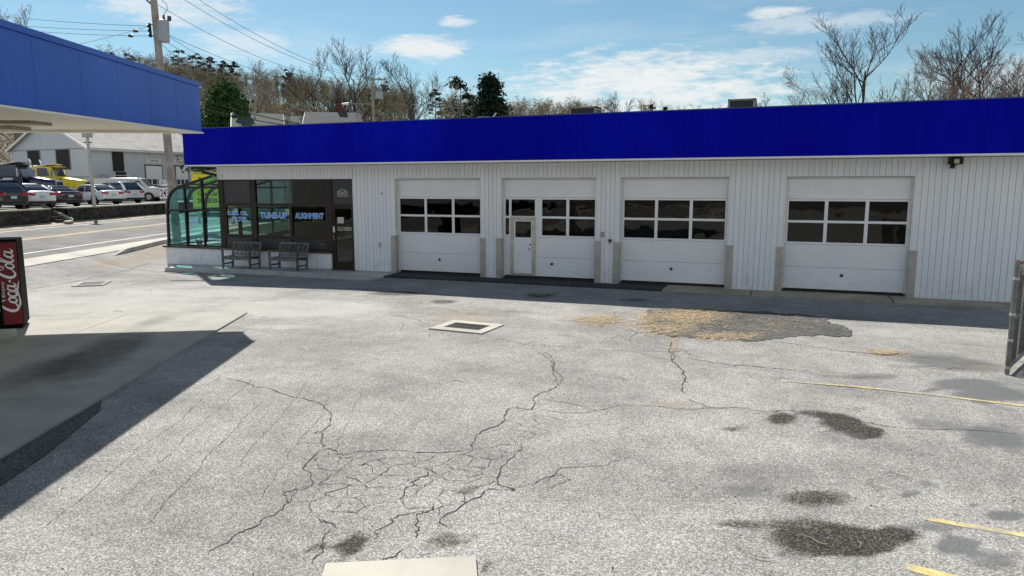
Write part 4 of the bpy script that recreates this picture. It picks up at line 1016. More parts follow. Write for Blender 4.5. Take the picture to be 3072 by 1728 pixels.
cbox(MB(), 0, CL, .042, .10, CB+.02, CT-.1).build('fascia_backing', 'fascia_back', can)
for k in range(7): cbox(MB(), -.03, .01, .045+k*1.35, .04+(k+1)*1.35, CB, CT-.10).build('fascia_panel', 'canopy_blue', can)
cbox(MB(), -.045, CL, -.025, .12, CT-.095, CT).build('coping', 'canopy_blue', can); cbox(MB(), -.045, .10, .12, CW, CT-.095, CT).build('coping', 'canopy_blue', can)
cbox(MB(), .1, CL, .12, CW, CT-.35, CT-.3).build('roof_deck', 'roof', can)
cbox(MB(), .28, CL, .28, CW, CB+.03, CB+.06).build('soffit', 'cream', can)
cbox(MB(), -.05, CL, -.03, .28, CB-.035, CB-.002).build('edge_trim', 'cream_plain', can); cbox(MB(), -.05, .28, .28, CW, CB-.035, CB-.002).build('edge_trim', 'cream_plain', can)
cbox(MB(), .28, .30, .28, CW, CB-.03, CB+.03).build('trim_lip', 'cream_plain', can)
for a, b in ((3.2, 2.2), (7.6, 2.2), (3.2, 6.0), (7.6, 6.0), (12.0, 2.2)): cbox(MB(), a-.35, a+.35, b-.35, b+.35, CB-.03, CB+.028).build('canopy_lamp', 'lamp_dark', can)
cbox(MB(), 1.2, 1.9, 3.2, CW, CB-.05, CB+.029).build('soffit_beam', 'lamp_dark', can)
for a in (5.6, 13.0):
    for b in (4.8,):
        p = CP+CU*a+CV*b; MB().cbox(p[0]-.15, p[0]+.15, p[1]-.15, p[1]+.15, float(gz(*p)), CB+CSL*a+.03, .02).build('column', 'cream_plain', can)
# island kerb
I0 = gp(53.4, 1012)[:2]; isl = [I0, I0+E1*7, I0+E1*7+E2*1.15, I0+E2*1.15]
MT['island'] = concrete_mat('island_concrete', (.42, .40, .34), (), .2, .5)
tag(MB().prism([tuple(p) for p in isl], -.5, [float(gz(*p))+.18 for p in isl]).build('pump_island', 'island', bevel=.02), kind='structure')

# ================================================================== VENDING MACHINE
MT['vm_black'] = M('machine_black', (.008, .008, .008), .6, var=.1, spec=.05)
MT['vm_red'] = M('machine_red', (.17, .008, .012), .5, var=.1, vs=2)
MT['vm_pale'] = M('machine_pale_panel', (.60, .68, .70), .3, var=.04)
B = gp(73.8, 984.5, .03); vr = np.array([math.cos(R(48)), math.sin(R(48))]); vc = B[:2]-vr*.475
vm = thing('vending_machine', 'red and black drinks vending machine under the canopy edge', 'vending machine', (vc[0], vc[1], B[2]), R(48))
HM = 1.86
MB().cbox(-.475, .475, .02, .82, .07, HM, .02).box(-.44, .44, .06, .78, 0, .07).build('cabinet', 'vm_black', vm)
MB().box(.135, .46, 0, .02, .10, HM-.06).build('red_panel', 'vm_red', vm)
MB().box(-.44, .09, .0, .02, .38, HM-.08).build('display_panel', 'vm_pale', vm)
cp_ = MB().box(-.40, -.02, .003, .02, .12, .34).build('delivery_port', 'dark_metal', vm); MB().box(-.34, -.08, -.004, .003, .15, .30).build('port_flap', 'grey_metal', cp_)
MB().box(.09, .135, -.012, .02, .08, HM-.03).build('divider', 'vm_black', vm); MB().box(-.475, .475, -.012, .02, HM-.06, HM).build('top_cap', 'vm_black', vm)
def script(parent, ox, oz, k, y=-.006):
    """flowing script lettering drawn with a broad pen, running upwards"""
    st = []
    def S(pts, w): st.append((pts, w))
    def bigC(o, loop):
        S([(o+1.75, 1.30), (o+1.62, 1.72), (o+1.25, 1.95), (o+.78, 1.72), (o+.38, 1.2), (o+.15, .62), (o+.25, .12), (o+.62, -.08), (o+1.08, .12), (o+1.42, .52)], [.06, .13, .18, .22, .27, .31, .26, .2, .14, .05])
        if loop: S([(o+1.35, 1.35), (o+1.25, 1.66), (o+1.5, 1.85), (o+1.75, 1.55), (o+1.6, 1.22), (o+1.3, 1.28)], [.07, .1, .12, .12, .1, .06])
    def o_(o):
        S([(o+.42, .98), (o+.1, .72), (o+.0, .35), (o+.18, .02), (o+.5, .10), (o+.68, .50), (o+.60, .88), (o+.40, .98), (o+.5, .8), (o+.85, .88)], [.08, .18, .24, .18, .12, .2, .16, .09, .06, .05])
    def c_(o): S([(o+.68, .70), (o+.62, .95), (o+.35, .90), (o+.08, .55), (o+.08, .18), (o+.32, -.02), (o+.62, .12), (o+.85, .42)], [.1, .12, .14, .2, .22, .16, .1, .05])
    def a_(o):
        S([(o+.72, .82), (o+.45, .98), (o+.12, .68), (o+.02, .28), (o+.2, -.02), (o+.48, .14), (o+.7, .55)], [.07, .12, .2, .23, .17, .1, .07]); S([(o+.86, 1.0), (o+.70, .42), (o+.76, .04), (o+1.0, .05), (o+1.2, .34)], [.14, .21, .2, .11, .04])
    bigC(0, False); o_(1.35); c_(2.15); a_(2.95); S([(4.25, .62), (4.5, .68)], [.2, .2]); bigC(4.75, True); o_(6.2)
    S([(7.0, .35), (7.45, 1.1), (7.75, 1.75), (7.65, 2.05), (7.42, 1.8), (7.15, .9), (7.08, .28), (7.25, -.02), (7.5, .12), (7.7, .4)], [.05, .08, .12, .14, .17, .22, .22, .17, .1, .05]); a_(7.75)
    S([(6.0, 1.8), (6.6, 2.02), (7.1, 1.85), (7.5, 2.1), (8.2, 2.35)], [.07, .17, .2, .17, .05])                # pennant through the l
    S([(.55, -.1), (1.2, -.36), (2.1, -.32), (2.9, -.12), (3.5, -.22), (4.4, -.42)], [.16, .2, .12, .2, .17, .03])  # under-swash
    mb = MB()
    for pts, w in st:
        P = catmull(pts, 5); Wd = 1.3*np.interp(np.linspace(0, len(w)-1, len(P)), range(len(w)), w); n = len(P); P = np.array(P)
        d = np.gradient(P, axis=0); d /= np.linalg.norm(d, axis=1)[:, None]+1e-9; nn = np.stack([-d[:, 1], d[:, 0]], 1)
        A = P+nn*Wd[:, None]/2; Bq = P-nn*Wd[:, None]/2
        f = lambda q: (ox-q[1]*k, y, oz+q[0]*k)
        mb.add([f(q) for q in A]+[f(q) for q in Bq], [(i, i+1, n+i+1, n+i) for i in range(n-1)])
    return mb.build('script_lettering', 'white_letter', parent)
script(vm, .395, .36, .146)
text('small_lettering', 'Enjoy', .1, 'white_letter', vm, (.178, -.004, .84), rot=(R(90), R(-90), 0), width=.33, height=.072, bold=.0)

# ================================================================== CHAIN LINK GATE
MT['galv'] = M('galvanised_pipe', (.17, .18, .17), .5, .5, var=.25, vs=6); MT['galv_l'] = M('galvanised_clip', (.45, .45, .42), .5, .5, var=.1)
MT['wire'] = M('link_wire', (.30, .30, .29), .5, .5, var=.2); MT['slat'] = M('privacy_slat', (.055, .055, .06), .6, var=.6, vs=12); MT['rust'] = M('rusty_rail', (.16, .06, .05), .8, var=.4)
G0 = gp(3020, 1125)[:2]; G1 = gp(3072, 1075)[:2]; gd = (G1-G0)/np.linalg.norm(G1-G0); ga = math.atan2(gd[1], gd[0])
gt = thing('chain_link_gate', 'open chain link gate with dark privacy slats at right edge', 'gate', (G0[0], G0[1], float(gz(*G0))), ga)
GL, GH = 3.4, 1.72
MB().tube([(0, 0, .02), (0, 0, GH+.06)], .035, 10).build('post', 'galv', gt); MB().tube([(GL, 0, .02), (GL, 0, GH+.06)], .035, 10).build('post', 'galv', gt)
MB().tube([(0, 0, GH), (GL, 0, GH)], .026, 8).build('top_rail', 'rust', gt)
for z in (.10, .88): MB().tube([(0, 0, z), (GL, 0, z)], .024, 8).build('rail', 'galv', gt)
for z in (.12, .55, .95, 1.5): MB().tube([(0, 0, z-.02), (0, 0, z+.02)], .044, 10).build('tension_band', 'galv_l', gt)
mb = MB(); st = .075; V, F = [], []
nx = int((GL+GH)/st)
for k in range(nx):       # the two families of diagonal wires
    for sg in (1, -1):
        x0 = k*st-(GH if sg > 0 else 0); z0, z1 = .1, GH; pts = []
        xa, xb = (x0, x0+(z1-z0)) if sg > 0 else (x0, x0-(z1-z0))
        za, zb = z0, z1
        for (lim) in (0, GL):
            pass
        def clip(xa, za, xb, zb):
            t0, t1 = 0., 1.
            for lim, s in ((0, 1), (GL, -1)):
                fa, fb = s*(xa-lim), s*(xb-lim)
                if fa < 0 and fb < 0: return None
                if fa < 0: t0 = max(t0, fa/(fa-fb))
                if fb < 0: t1 = min(t1, fa/(fa-fb))
            if t1 <= t0: return None
            return (xa+(xb-xa)*t0, za+(zb-za)*t0, xa+(xb-xa)*t1, za+(zb-za)*t1)
        c = clip(xa, za, xb, zb)
        if c: mb.bar((c[0], .012*sg, c[1]), (c[2], .012*sg, c[3]), .006, .006, (0, 1, 0))
tag(mb.build('wire_mesh', 'wire', gt), kind='stuff')
sl0 = None; k = 0; x = .08
while x < GL-.05:
    if not (8 <= k <= 9):
        h0, h1 = .12+rng.random()*.05, GH-.05-rng.random()*.25
        MB().box(x, x+.055, -.003, .003, h0, h1).build('privacy_slat', 'slat', gt)
    x += .075; k += 1

# ================================================================== ACROSS THE STREET
PLZ = 1.47
def off(u, s, z=PLZ, v=600):
    q = ray(u, v); t = (s-((CAM[0]-RA[0])*RN[0]+(CAM[1]-RA[1])*RN[1]))/(q[:2]@RN); p = CAM+q*t; return np.array([p[0], p[1], z])
def rpt(t, s): return RA+RE*t+RN*s
# upper lot
V, F = [], []; n = 40
for i in range(n+1):
    t = -60+200*i/n
    for s, z in ((9.0, PLZ-.02), (30, PLZ), (46, PLZ+.1), (60, PLZ+1.6), (90, PLZ+6)):
        V.append((*rpt(t, s), z))
for i in range(n):
    for k in range(4): F.append((5*i+k, 5*i+k+1, 5*i+k+6, 5*i+k+5))
me = npmesh('upper_lot', V, F, ['asphalt_upper']); me.flip_normals() if me.polygons[0].normal.z < 0 else None
tag(link('upper_lot', me), kind='structure')
# stone retaining walls: fieldstones laid in courses with a concrete cap
def stone_mat():
    m, t = new_mat('field_stone')
    v = t.new('ShaderNodeSeparateColor'); t.put(v.inputs[0], t.voro(t.scale(t.G, (1, 1, 1.3)), 3.2))
    c = t.mix(v.outputs[0], (.014, .013, .011), (.065, .057, .046)); c = t.mix(t.step(t.noise(t.G, 9, 6, .7), .5, .8, 0, .6), c, (.085, .08, .065))
    t.put(t.b.inputs['Base Color'], c); t.b.inputs['Roughness'].default_value = .95
    bump(t, t.voro(t.scale(t.G, (1, 1, 1.3)), 3.2, 'DISTANCE_TO_EDGE', 'Distance'), .8, .15); return m
MT['stone'] = stone_mat(); MT['cap'] = concrete_mat('wall_cap', (.42, .40, .33), (), .25, .5)
wt = lambda u: float((off(u, 8.6)[:2]-RA)@RE)
def stone_wall(label, t0, t1, group='stone retaining walls'):
    c = rpt((t0+t1)/2, 8.8); w = thing('stone_wall', label, 'wall', (0, 0, 0), group=group)
    mb = MB(); n = max(2, int((t1-t0)/.5)); zs = [.35, .6, .85, 1.1, PLZ-.06]
    V = []
    for i in range(n+1):
        t = t0+(t1-t0)*i/n
        for z in zs: V.append((*rpt(t+rng.normal(0, .02), 8.6+rng.normal(0, .05)+(PLZ-z)*-.03), z))
    k = len(zs); F = [(i*k+j, i*k+j+1, (i+1)*k+j+1, (i+1)*k+j) for i in range(n) for j in range(k-1)]
    mb.add(V, F)
    a, b, c_, d = rpt(t0, 8.72), rpt(t1, 8.72), rpt(t1, 9.15), rpt(t0, 9.15)
    mb.prism([tuple(a), tuple(b), tuple(c_), tuple(d)], .3, PLZ-.065); mb.build('stonework', 'stone', w)
    a, b, c_, d = rpt(t0, 8.52), rpt(t1, 8.52), rpt(t1, 9.2), rpt(t0, 9.2)
    MB().prism([tuple(a), tuple(b), tuple(c_), tuple(d)], PLZ-.06, PLZ+.02).build('wall_cap', 'cap', w)
    st_ = MB()
    for _ in range(int((t1-t0)*7)):       # proud stones
        t = rng.uniform(t0+.2, t1-.2); z = rng.uniform(.55, 1.32); r = rng.uniform(.07, .19); p = rpt(t, 8.6); e = RE*r; o = RN*rng.uniform(-.10, -.03)
        vs = [(*(p+o+e*math.cos(a)*1.2), z+r*.7*math.sin(a)) for a in np.linspace(0, 2*math.pi, 7)[:-1]]; vs2 = [(*(p+e*math.cos(a)*1.45+RN*.03), z+r*.9*math.sin(a)) for a in np.linspace(0, 2*math.pi, 7)[:-1]]
        st_.add(vs+vs2, [tuple(range(6))]+[(i, (i+1) % 6, 6+(i+1) % 6, 6+i) for i in range(6)])
    tag(st_.build('fieldstones', 'stone', w), kind='stuff')
stone_wall('low stone retaining wall left of the broken steps', -40, wt(146)); stone_wall('low stone retaining wall right of the broken steps', wt(196), 90)
stp = thing('stone_steps', 'broken stone steps in the gap of the retaining wall', 'steps')
ta, tb_ = wt(150), wt(192)
for k in range(5):
    s0 = 8.3+k*.32; z = .62+k*.17
    MB().prism([tuple(rpt(ta+.05, s0)), tuple(rpt(tb_-.05, s0)), tuple(rpt(tb_-.05, s0+.36)), tuple(rpt(ta+.05, s0+.36))], .3, z+.16+rng.normal(0, .015)).build('step', 'stone', stp)
MB().bar((*rpt(tb_-.12, 8.1), .72), (*rpt(tb_-.12, 9.9), 1.62), .14, .16).build('cheek_slab', 'cap', stp)
MB().bar((*rpt(ta+.3, 7.9), .62), (*rpt(ta+1.1, 8.15), .66), .35, .12).build('fallen_slab', 'cap', stp)

# ---------------- cars
MT['car_white'] = M('paint_white', (.78, .79, .80), .25, var=.02, coat=.6); MT['car_black'] = M('paint_black', (.008, .008, .010), .18, var=0, coat=.8)
MT['car_dark'] = M('paint_graphite', (.06, .065, .08), .2, var=0, coat=.8); MT['car_yellow'] = M('paint_yellow', (.78, .60, .015), .3, var=.05, coat=.5); MT['car_navy'] = M('paint_navy', (.010, .010, .05), .2, var=0, coat=.8)
MT['car_glass'] = M('tinted_glass', (.02, .028, .045), .06, var=0, spec=.8); MT['tyre'] = M('tyre', (.015, .015, .015), .85, var=0); MT['rim'] = M('alloy_rim', (.45, .45, .46), .3, .8, var=0)
MT['tail'] = M('tail_lamp', (.38, .012, .03), .15, var=0, coat=.5); MT['head'] = M('head_lamp', (.62, .64, .68), .1, .3, var=0); MT['plate'] = M('number_plate', (.45, .58, .70), .5, var=.3, vs=20)
MT['chrome'] = M('chrome', (.7, .7, .7), .12, 1, var=0); MT['plastic_trim'] = M('plastic_trim', (.02, .02, .02), .6, var=0)
def loft(stations, name, mat, parent, closed=True, sub=1):
    """stations: list of (x, [(y, z) half ring from bottom centre to top centre])"""
    V = []; n = len(stations[0][1]); 
    for x, ring in stations:
        full = [(y, z) for y, z in ring]+[(-y, z) for y, z in ring[::-1] if y > 1e-6]
        V += [(x, y, z) for y, z in full]; m = len(full)
    F = [(i*m+j, i*m+(j+1) % m, (i+1)*m+(j+1) % m, (i+1)*m+j) for i in range(len(stations)-1) for j in range(m)]
    F += [tuple(range(m-1, -1, -1)), tuple(range((len(stations)-1)*m, len(stations)*m))]
    mb = MB().add(V, F); o = mb.build(name, mat, parent, smooth=True)
    bm = bmesh.new(); bm.from_mesh(o.data); bmesh.ops.recalc_face_normals(bm, faces=bm.faces); bm.to_mesh(o.data); bm.free()
    if sub:
        s = o.modifiers.new('sub', 'SUBSURF'); s.levels = sub; s.render_levels = sub
    return o
def wheel(t, x, y, r, w=.22, rim='rim'):
    s = 1 if y > 0 else -1
    ty = MB().tube([(x, y-s*w, r), (x, y-s*.02, r), (x, y, r)], [r, r, r*.93], 20).build('wheel', 'tyre', t, smooth=False)
    MB().tube([(x, y, r), (x, y+s*.012, r)], r*.66, 16).build('rim', rim, ty)
    for k in range(5):
        a = 2*math.pi*k/5; MB().bar((x+.07*math.cos(a), y+s*.016, r+.07*math.sin(a)), (x+r*.6*math.cos(a), y+s*.016, r+r*.6*math.sin(a)), .05, .012, (0, 1, 0)).build('spoke', rim, ty)
def car(name, label, cat, paint, loc, az, L=4.75, W=1.84, H=1.46, belt=.92, hood=.82, trunk=1.02, cab=(.29, .44, .70, .90), wheels=(.19, .80), r=.33, rear='sedan', group='cars parked behind the stone wall'):
    """cab: windscreen base, roof front, roof rear, rear-glass base as fractions from the nose; local +x is the nose"""
    t = thing(name, label, cat, tuple(loc), R(90-az), group)
    X = lambda f: L/2-f*L; hw = W/2
    def ring(w, zt, zb=.24, crown=.03): return [(0, zb), (w*.9, zb), (w, zb+.14), (w*1.0, .52), (w*.985, zt-.12), (w*.93, zt-.02), (w*.6, zt+crown*.6), (0, zt+crown)]
    st = [(X(0)-.0, ring(hw*.72, hood-.24, .32)), (X(.03), ring(hw*.9, hood-.14)), (X(.12), ring(hw*.98, hood-.04)), (X(cab[0]), ring(hw, belt-.01)), (X(.5), ring(hw, belt)), (X(.72), ring(hw, belt+.03)), (X(cab[3]-.02), ring(hw*.985, trunk)),
          (X(.975), ring(hw*.93, trunk-.02, .30)), (X(1), ring(hw*.84, trunk-.10, .36))]
    loft(st, 'body', paint, t)
    zb, zr = belt-.06, H-.05
    tw = hw*.74; bw = hw*.93; zr2 = H-.07 if rear != 'suv' else H-.06; ztr = trunk-.03
    xs_ = [X(cab[0]), X(cab[1]), X(cab[2]), X(cab[3])]
    def rg(w, zt): return [(0, zb), (w[0], zb), (w[0]+(w[1]-w[0])*.5, zb+(zt-zb)*.5+.01), (w[1], zt-.04), (w[1]*.75, zt), (0, zt+.005)]
    lo_ = lambda z: [(0, zb), (bw*.96, zb), (bw*.955, zb+.02), (bw*.95, zb+.04), (bw*.6, zb+.05), (0, zb+.055)]
    loft([(xs_[0], lo_(0)), (xs_[1], rg((bw, tw), zr)), ((xs_[1]+xs_[2])/2, rg((bw, tw*1.01), zr+.035)), (xs_[2], rg((bw, tw), zr2)), (xs_[3], [(0, zb), (bw*.95, zb), (bw*.94, zb+.03), (bw*.93, max(zb+.06, ztr)), (bw*.6, max(zb+.07, ztr+.01)), (0, max(zb+.075, ztr+.015))])], 'cabin_glass', 'car_glass', t, sub=0)
    # roof skin and pillars in body colour
    rf = MB(); V = []
    for x, z in ((xs_[1]+.05, zr+.012), ((xs_[1]*2+xs_[2])/3, zr+.045), ((xs_[1]+xs_[2]*2)/3, zr+.043), (xs_[2]-.04, zr2+.012)):
        V += [(x, y, z-(.055 if abs(y) > tw*.8 else 0)) for y in (-tw*1.03, -tw*.7, 0, tw*.7, tw*1.03)]
    F = [(i*5+j, i*5+j+1, (i+1)*5+j+1, (i+1)*5+j) for i in range(3) for j in range(4)]
    o = rf.add(V, F).build('roof', paint, t, smooth=True); so_ = o.modifiers.new('th', 'SOLIDIFY'); so_.thickness = .03; so_.offset = 0
    pl = MB()
    for s in (1, -1):
        pl.bar((xs_[0]+.02, s*bw*.97, zb+.03), (xs_[1], s*tw*1.02, zr-.03), .05, .06, (0, 1, 0)); pl.bar((xs_[3]+.02, s*bw*.955, zb+.05), (xs_[2], s*tw*1.02, zr2-.03), .05, .14 if rear == 'sedan' else .2, (0, 1, 0))
        xm = X(.575); pl.bar((xm, s*bw*1.0, zb+.02), (xm+.02, s*tw*1.03, zr-.01), .03, .07, (0, 1, 0))
        pl.bar((xs_[0], s*bw*1.005, zb+.03), (xs_[3], s*bw*.99, zb+.06), .02, .05)
    pl.build('pillars', paint, t)
    for f in wheels:
        for s in (1, -1):
            MB().tube([(X(f), s*(hw-.16), r), (X(f), s*(hw+.006), r)], r*1.17, 18).build('wheel_arch', 'plastic_trim', t); wheel(t, X(f), s*(hw+.012), r)
    for s in (1, -1):
        MB().bar((X(1)-.005, s*hw*.46, trunk-.22), (X(.968)-.01, s*hw*.93, trunk-.19), .10, .16 if rear != 'coupe' else .10).build('tail_lamp', 'tail', t, bevel=.02)
        MB().bar((X(.012), s*hw*.56, hood-.24), (X(.06), s*hw*.93, hood-.17), .10, .13).build('headlamp', 'head', t, bevel=.02)
        MB().cbox(X(cab[0])-.32, X(cab[0])-.18, s*(hw+.08)-.09, s*(hw+.08)+.09, belt-.02, belt+.12, .02).build('mirror', paint, t)
    MB().box(X(1)-.035, X(1)+.05, -.16, .16, .62, .77).build('number_plate', 'plate', t)
    MB().cbox(X(1)-.025, X(1)+.3, -hw*.82, hw*.82, .25, .42, .03).build('rear_bumper', 'plastic_trim', t)
    MB().cbox(X(0)-.3, X(0)+.02, -hw*.72, hw*.72, .25, .42, .03).build('front_grille', 'plastic_trim', t)
    if rear == 'suv':
        for s in (1, -1): MB().tube([(xs_[1]-.2, s*tw*.92, H+.01), (xs_[2]+.1, s*tw*.92, H+.0)], .02, 6).build('roof_rail', 'dark_metal', t)
    if rear == 'coupe': MB().bar((X(.965), -hw*.8, trunk+.08), (X(.965), hw*.8, trunk+.08), .14, .03).build('spoiler', paint, t)
    return t
AZ = -82
hd = np.array([math.sin(R(AZ)), math.cos(R(AZ))])
def behind(u, s, L): p = off(u, s); return (p[0]+hd[0]*L/2, p[1]+hd[1]*L/2, PLZ+.0)
suv = dict(L=4.7, W=1.88, H=1.70, belt=1.05, hood=1.0, trunk=1.08, cab=(.27, .38, .86, .985), rear='suv', r=.36)
car('parked_suv', 'black SUV parked leftmost behind the stone wall', 'car', 'car_black', behind(33, 9.5, 4.7), AZ-4, **suv)
car('parked_sedan', 'white sedan between the black SUV and the black coupe', 'car', 'car_white', behind(134, 9.7, 4.8), AZ+2, L=4.8, H=1.50, trunk=1.06)
car('parked_coupe', 'low black coupe with rear spoiler between two white sedans', 'car', 'car_black', behind(214, 9.9, 4.8), AZ, L=4.8, W=1.9, H=1.36, belt=.93, hood=.86, trunk=1.0, cab=(.34, .48, .72, .88), rear='coupe')
car('parked_sedan', 'white sedan parked behind the thin lamp post', 'car', 'car_white', behind(338, 10.2, 4.95), AZ-3, L=4.95, H=1.47, trunk=1.05)
car('parked_suv', 'white SUV parked in front of the white van', 'car', 'car_white', behind(405, 11.2, 4.85), AZ-2, **{**suv, 'L': 4.85, 'H': 1.72})
p = off(78, 15.5); car('parked_sedan', 'dark grey car half hidden in front of the dark truck', 'car', 'car_dark', (p[0], p[1], PLZ), AZ, L=4.6, H=1.55)
# white work van with ladder rack
def van(loc, az):
    t = thing('work_van', 'white work van with roof rack facing right behind the white SUV', 'van', tuple(loc), R(90-az))
    L, W, H = 5.6, 2.02, 2.12; hw = W/2; X = lambda f: L/2-f*L
    def ring(w, zt, wt, zb=.36): return [(0, zb), (w*.92, zb), (w, zb+.15), (w, 1.15), (w*.98, 1.25), (w+(wt-w)*.8, zt-.16), (wt*.93, zt-.03), (wt*.6, zt), (0, zt+.01)]
    loft([(X(0), ring(hw*.86, 1.05, hw*.8, .45)), (X(.02), ring(hw*.94, 1.15, hw*.86)), (X(.155), ring(hw*.99, 1.32, hw*.9)), (X(.17), ring(hw, 1.36, hw*.9)), (X(.29), ring(hw, H-.04, hw*.80)), (X(.36), ring(hw, H, hw*.82)), (X(.7), ring(hw, H, hw*.82)), (X(.985), ring(hw*.99, H-.03, hw*.81)), (X(1), ring(hw*.96, H-.1, hw*.78))], 'body', 'car_white', t, sub=0)
    MB().add([(X(.163)+.02, hw*.80, 1.37), (X(.163)+.02, -hw*.80, 1.37), (X(.284)+.03, -hw*.70, H-.10), (X(.284)+.03, hw*.70, H-.10)], [(0, 1, 2, 3)]).build('windscreen', 'car_glass', t)
    for s in (1, -1):
        for a, b in ((.26, .36), (.40, .50), (.53, .61)):
            yy = lambda z: s*(hw*.985+(hw*.82-hw)*max(0, (z-1.25)/(H-1.25))*.80+.012)
            za, zb_ = 1.36, 1.84
            q = [(X(a), yy(za), za), (X(b), yy(za), za), (X(b), yy(zb_), zb_), (X(a)-(.16 if a == .26 else 0), yy(zb_), zb_)]
            MB().add(q, [(0, 1, 2, 3) if s < 0 else (3, 2, 1, 0)]).build('side_window', 'car_glass', t)
        MB().cbox(X(.27), X(.27)+.14, s*(hw+.16)-.1, s*(hw+.16)+.1, 1.22, 1.52, .02).build('mirror', 'plastic_trim', t)
        MB().cbox(X(.0)-.06, X(0)+.03, s*hw*.70-.16, s*hw*.70+.16, .78, 1.02, .02).build('headlamp', 'head', t)
        for f in (.16, .80):
            MB().tube([(X(f), s*(hw-.2), .37), (X(f), s*(hw+.006), .37)], .45, 18).build('wheel_arch', 'plastic_trim', t); wheel(t, X(f), s*(hw+.015), .37, .24)
    MB().cbox(X(0)-.05, X(0)+.025, -hw*.45, hw*.45, .72, 1.0, .01).build('grille', 'plastic_trim', t); MB().cbox(X(0)-.1, X(0)+.09, -hw*.9, hw*.9, .45, .64, .03).build('front_bumper', 'chrome', t)
    MB().box(X(0)+.09, X(0)+.1, -.16, .16, .48, .62).build('number_plate', 'plate', t)
    for f in (.40, .88):
        MB().tube([(X(f), -hw*.8, H+.02), (X(f), -hw*.8, H+.16), (X(f), hw*.8, H+.16), (X(f), hw*.8, H+.02)], .022, 6).build('rack_bar', 'dark_metal', t)
    for s in (.75, -.75): MB().tube([(X(.36), s*hw, H+.2), (X(.98), s*hw, H+.2)], .03, 6).build('ladder_rail', 'grey_metal', t)
p = off(392, 15.2); van((p[0], p[1], PLZ), 60)
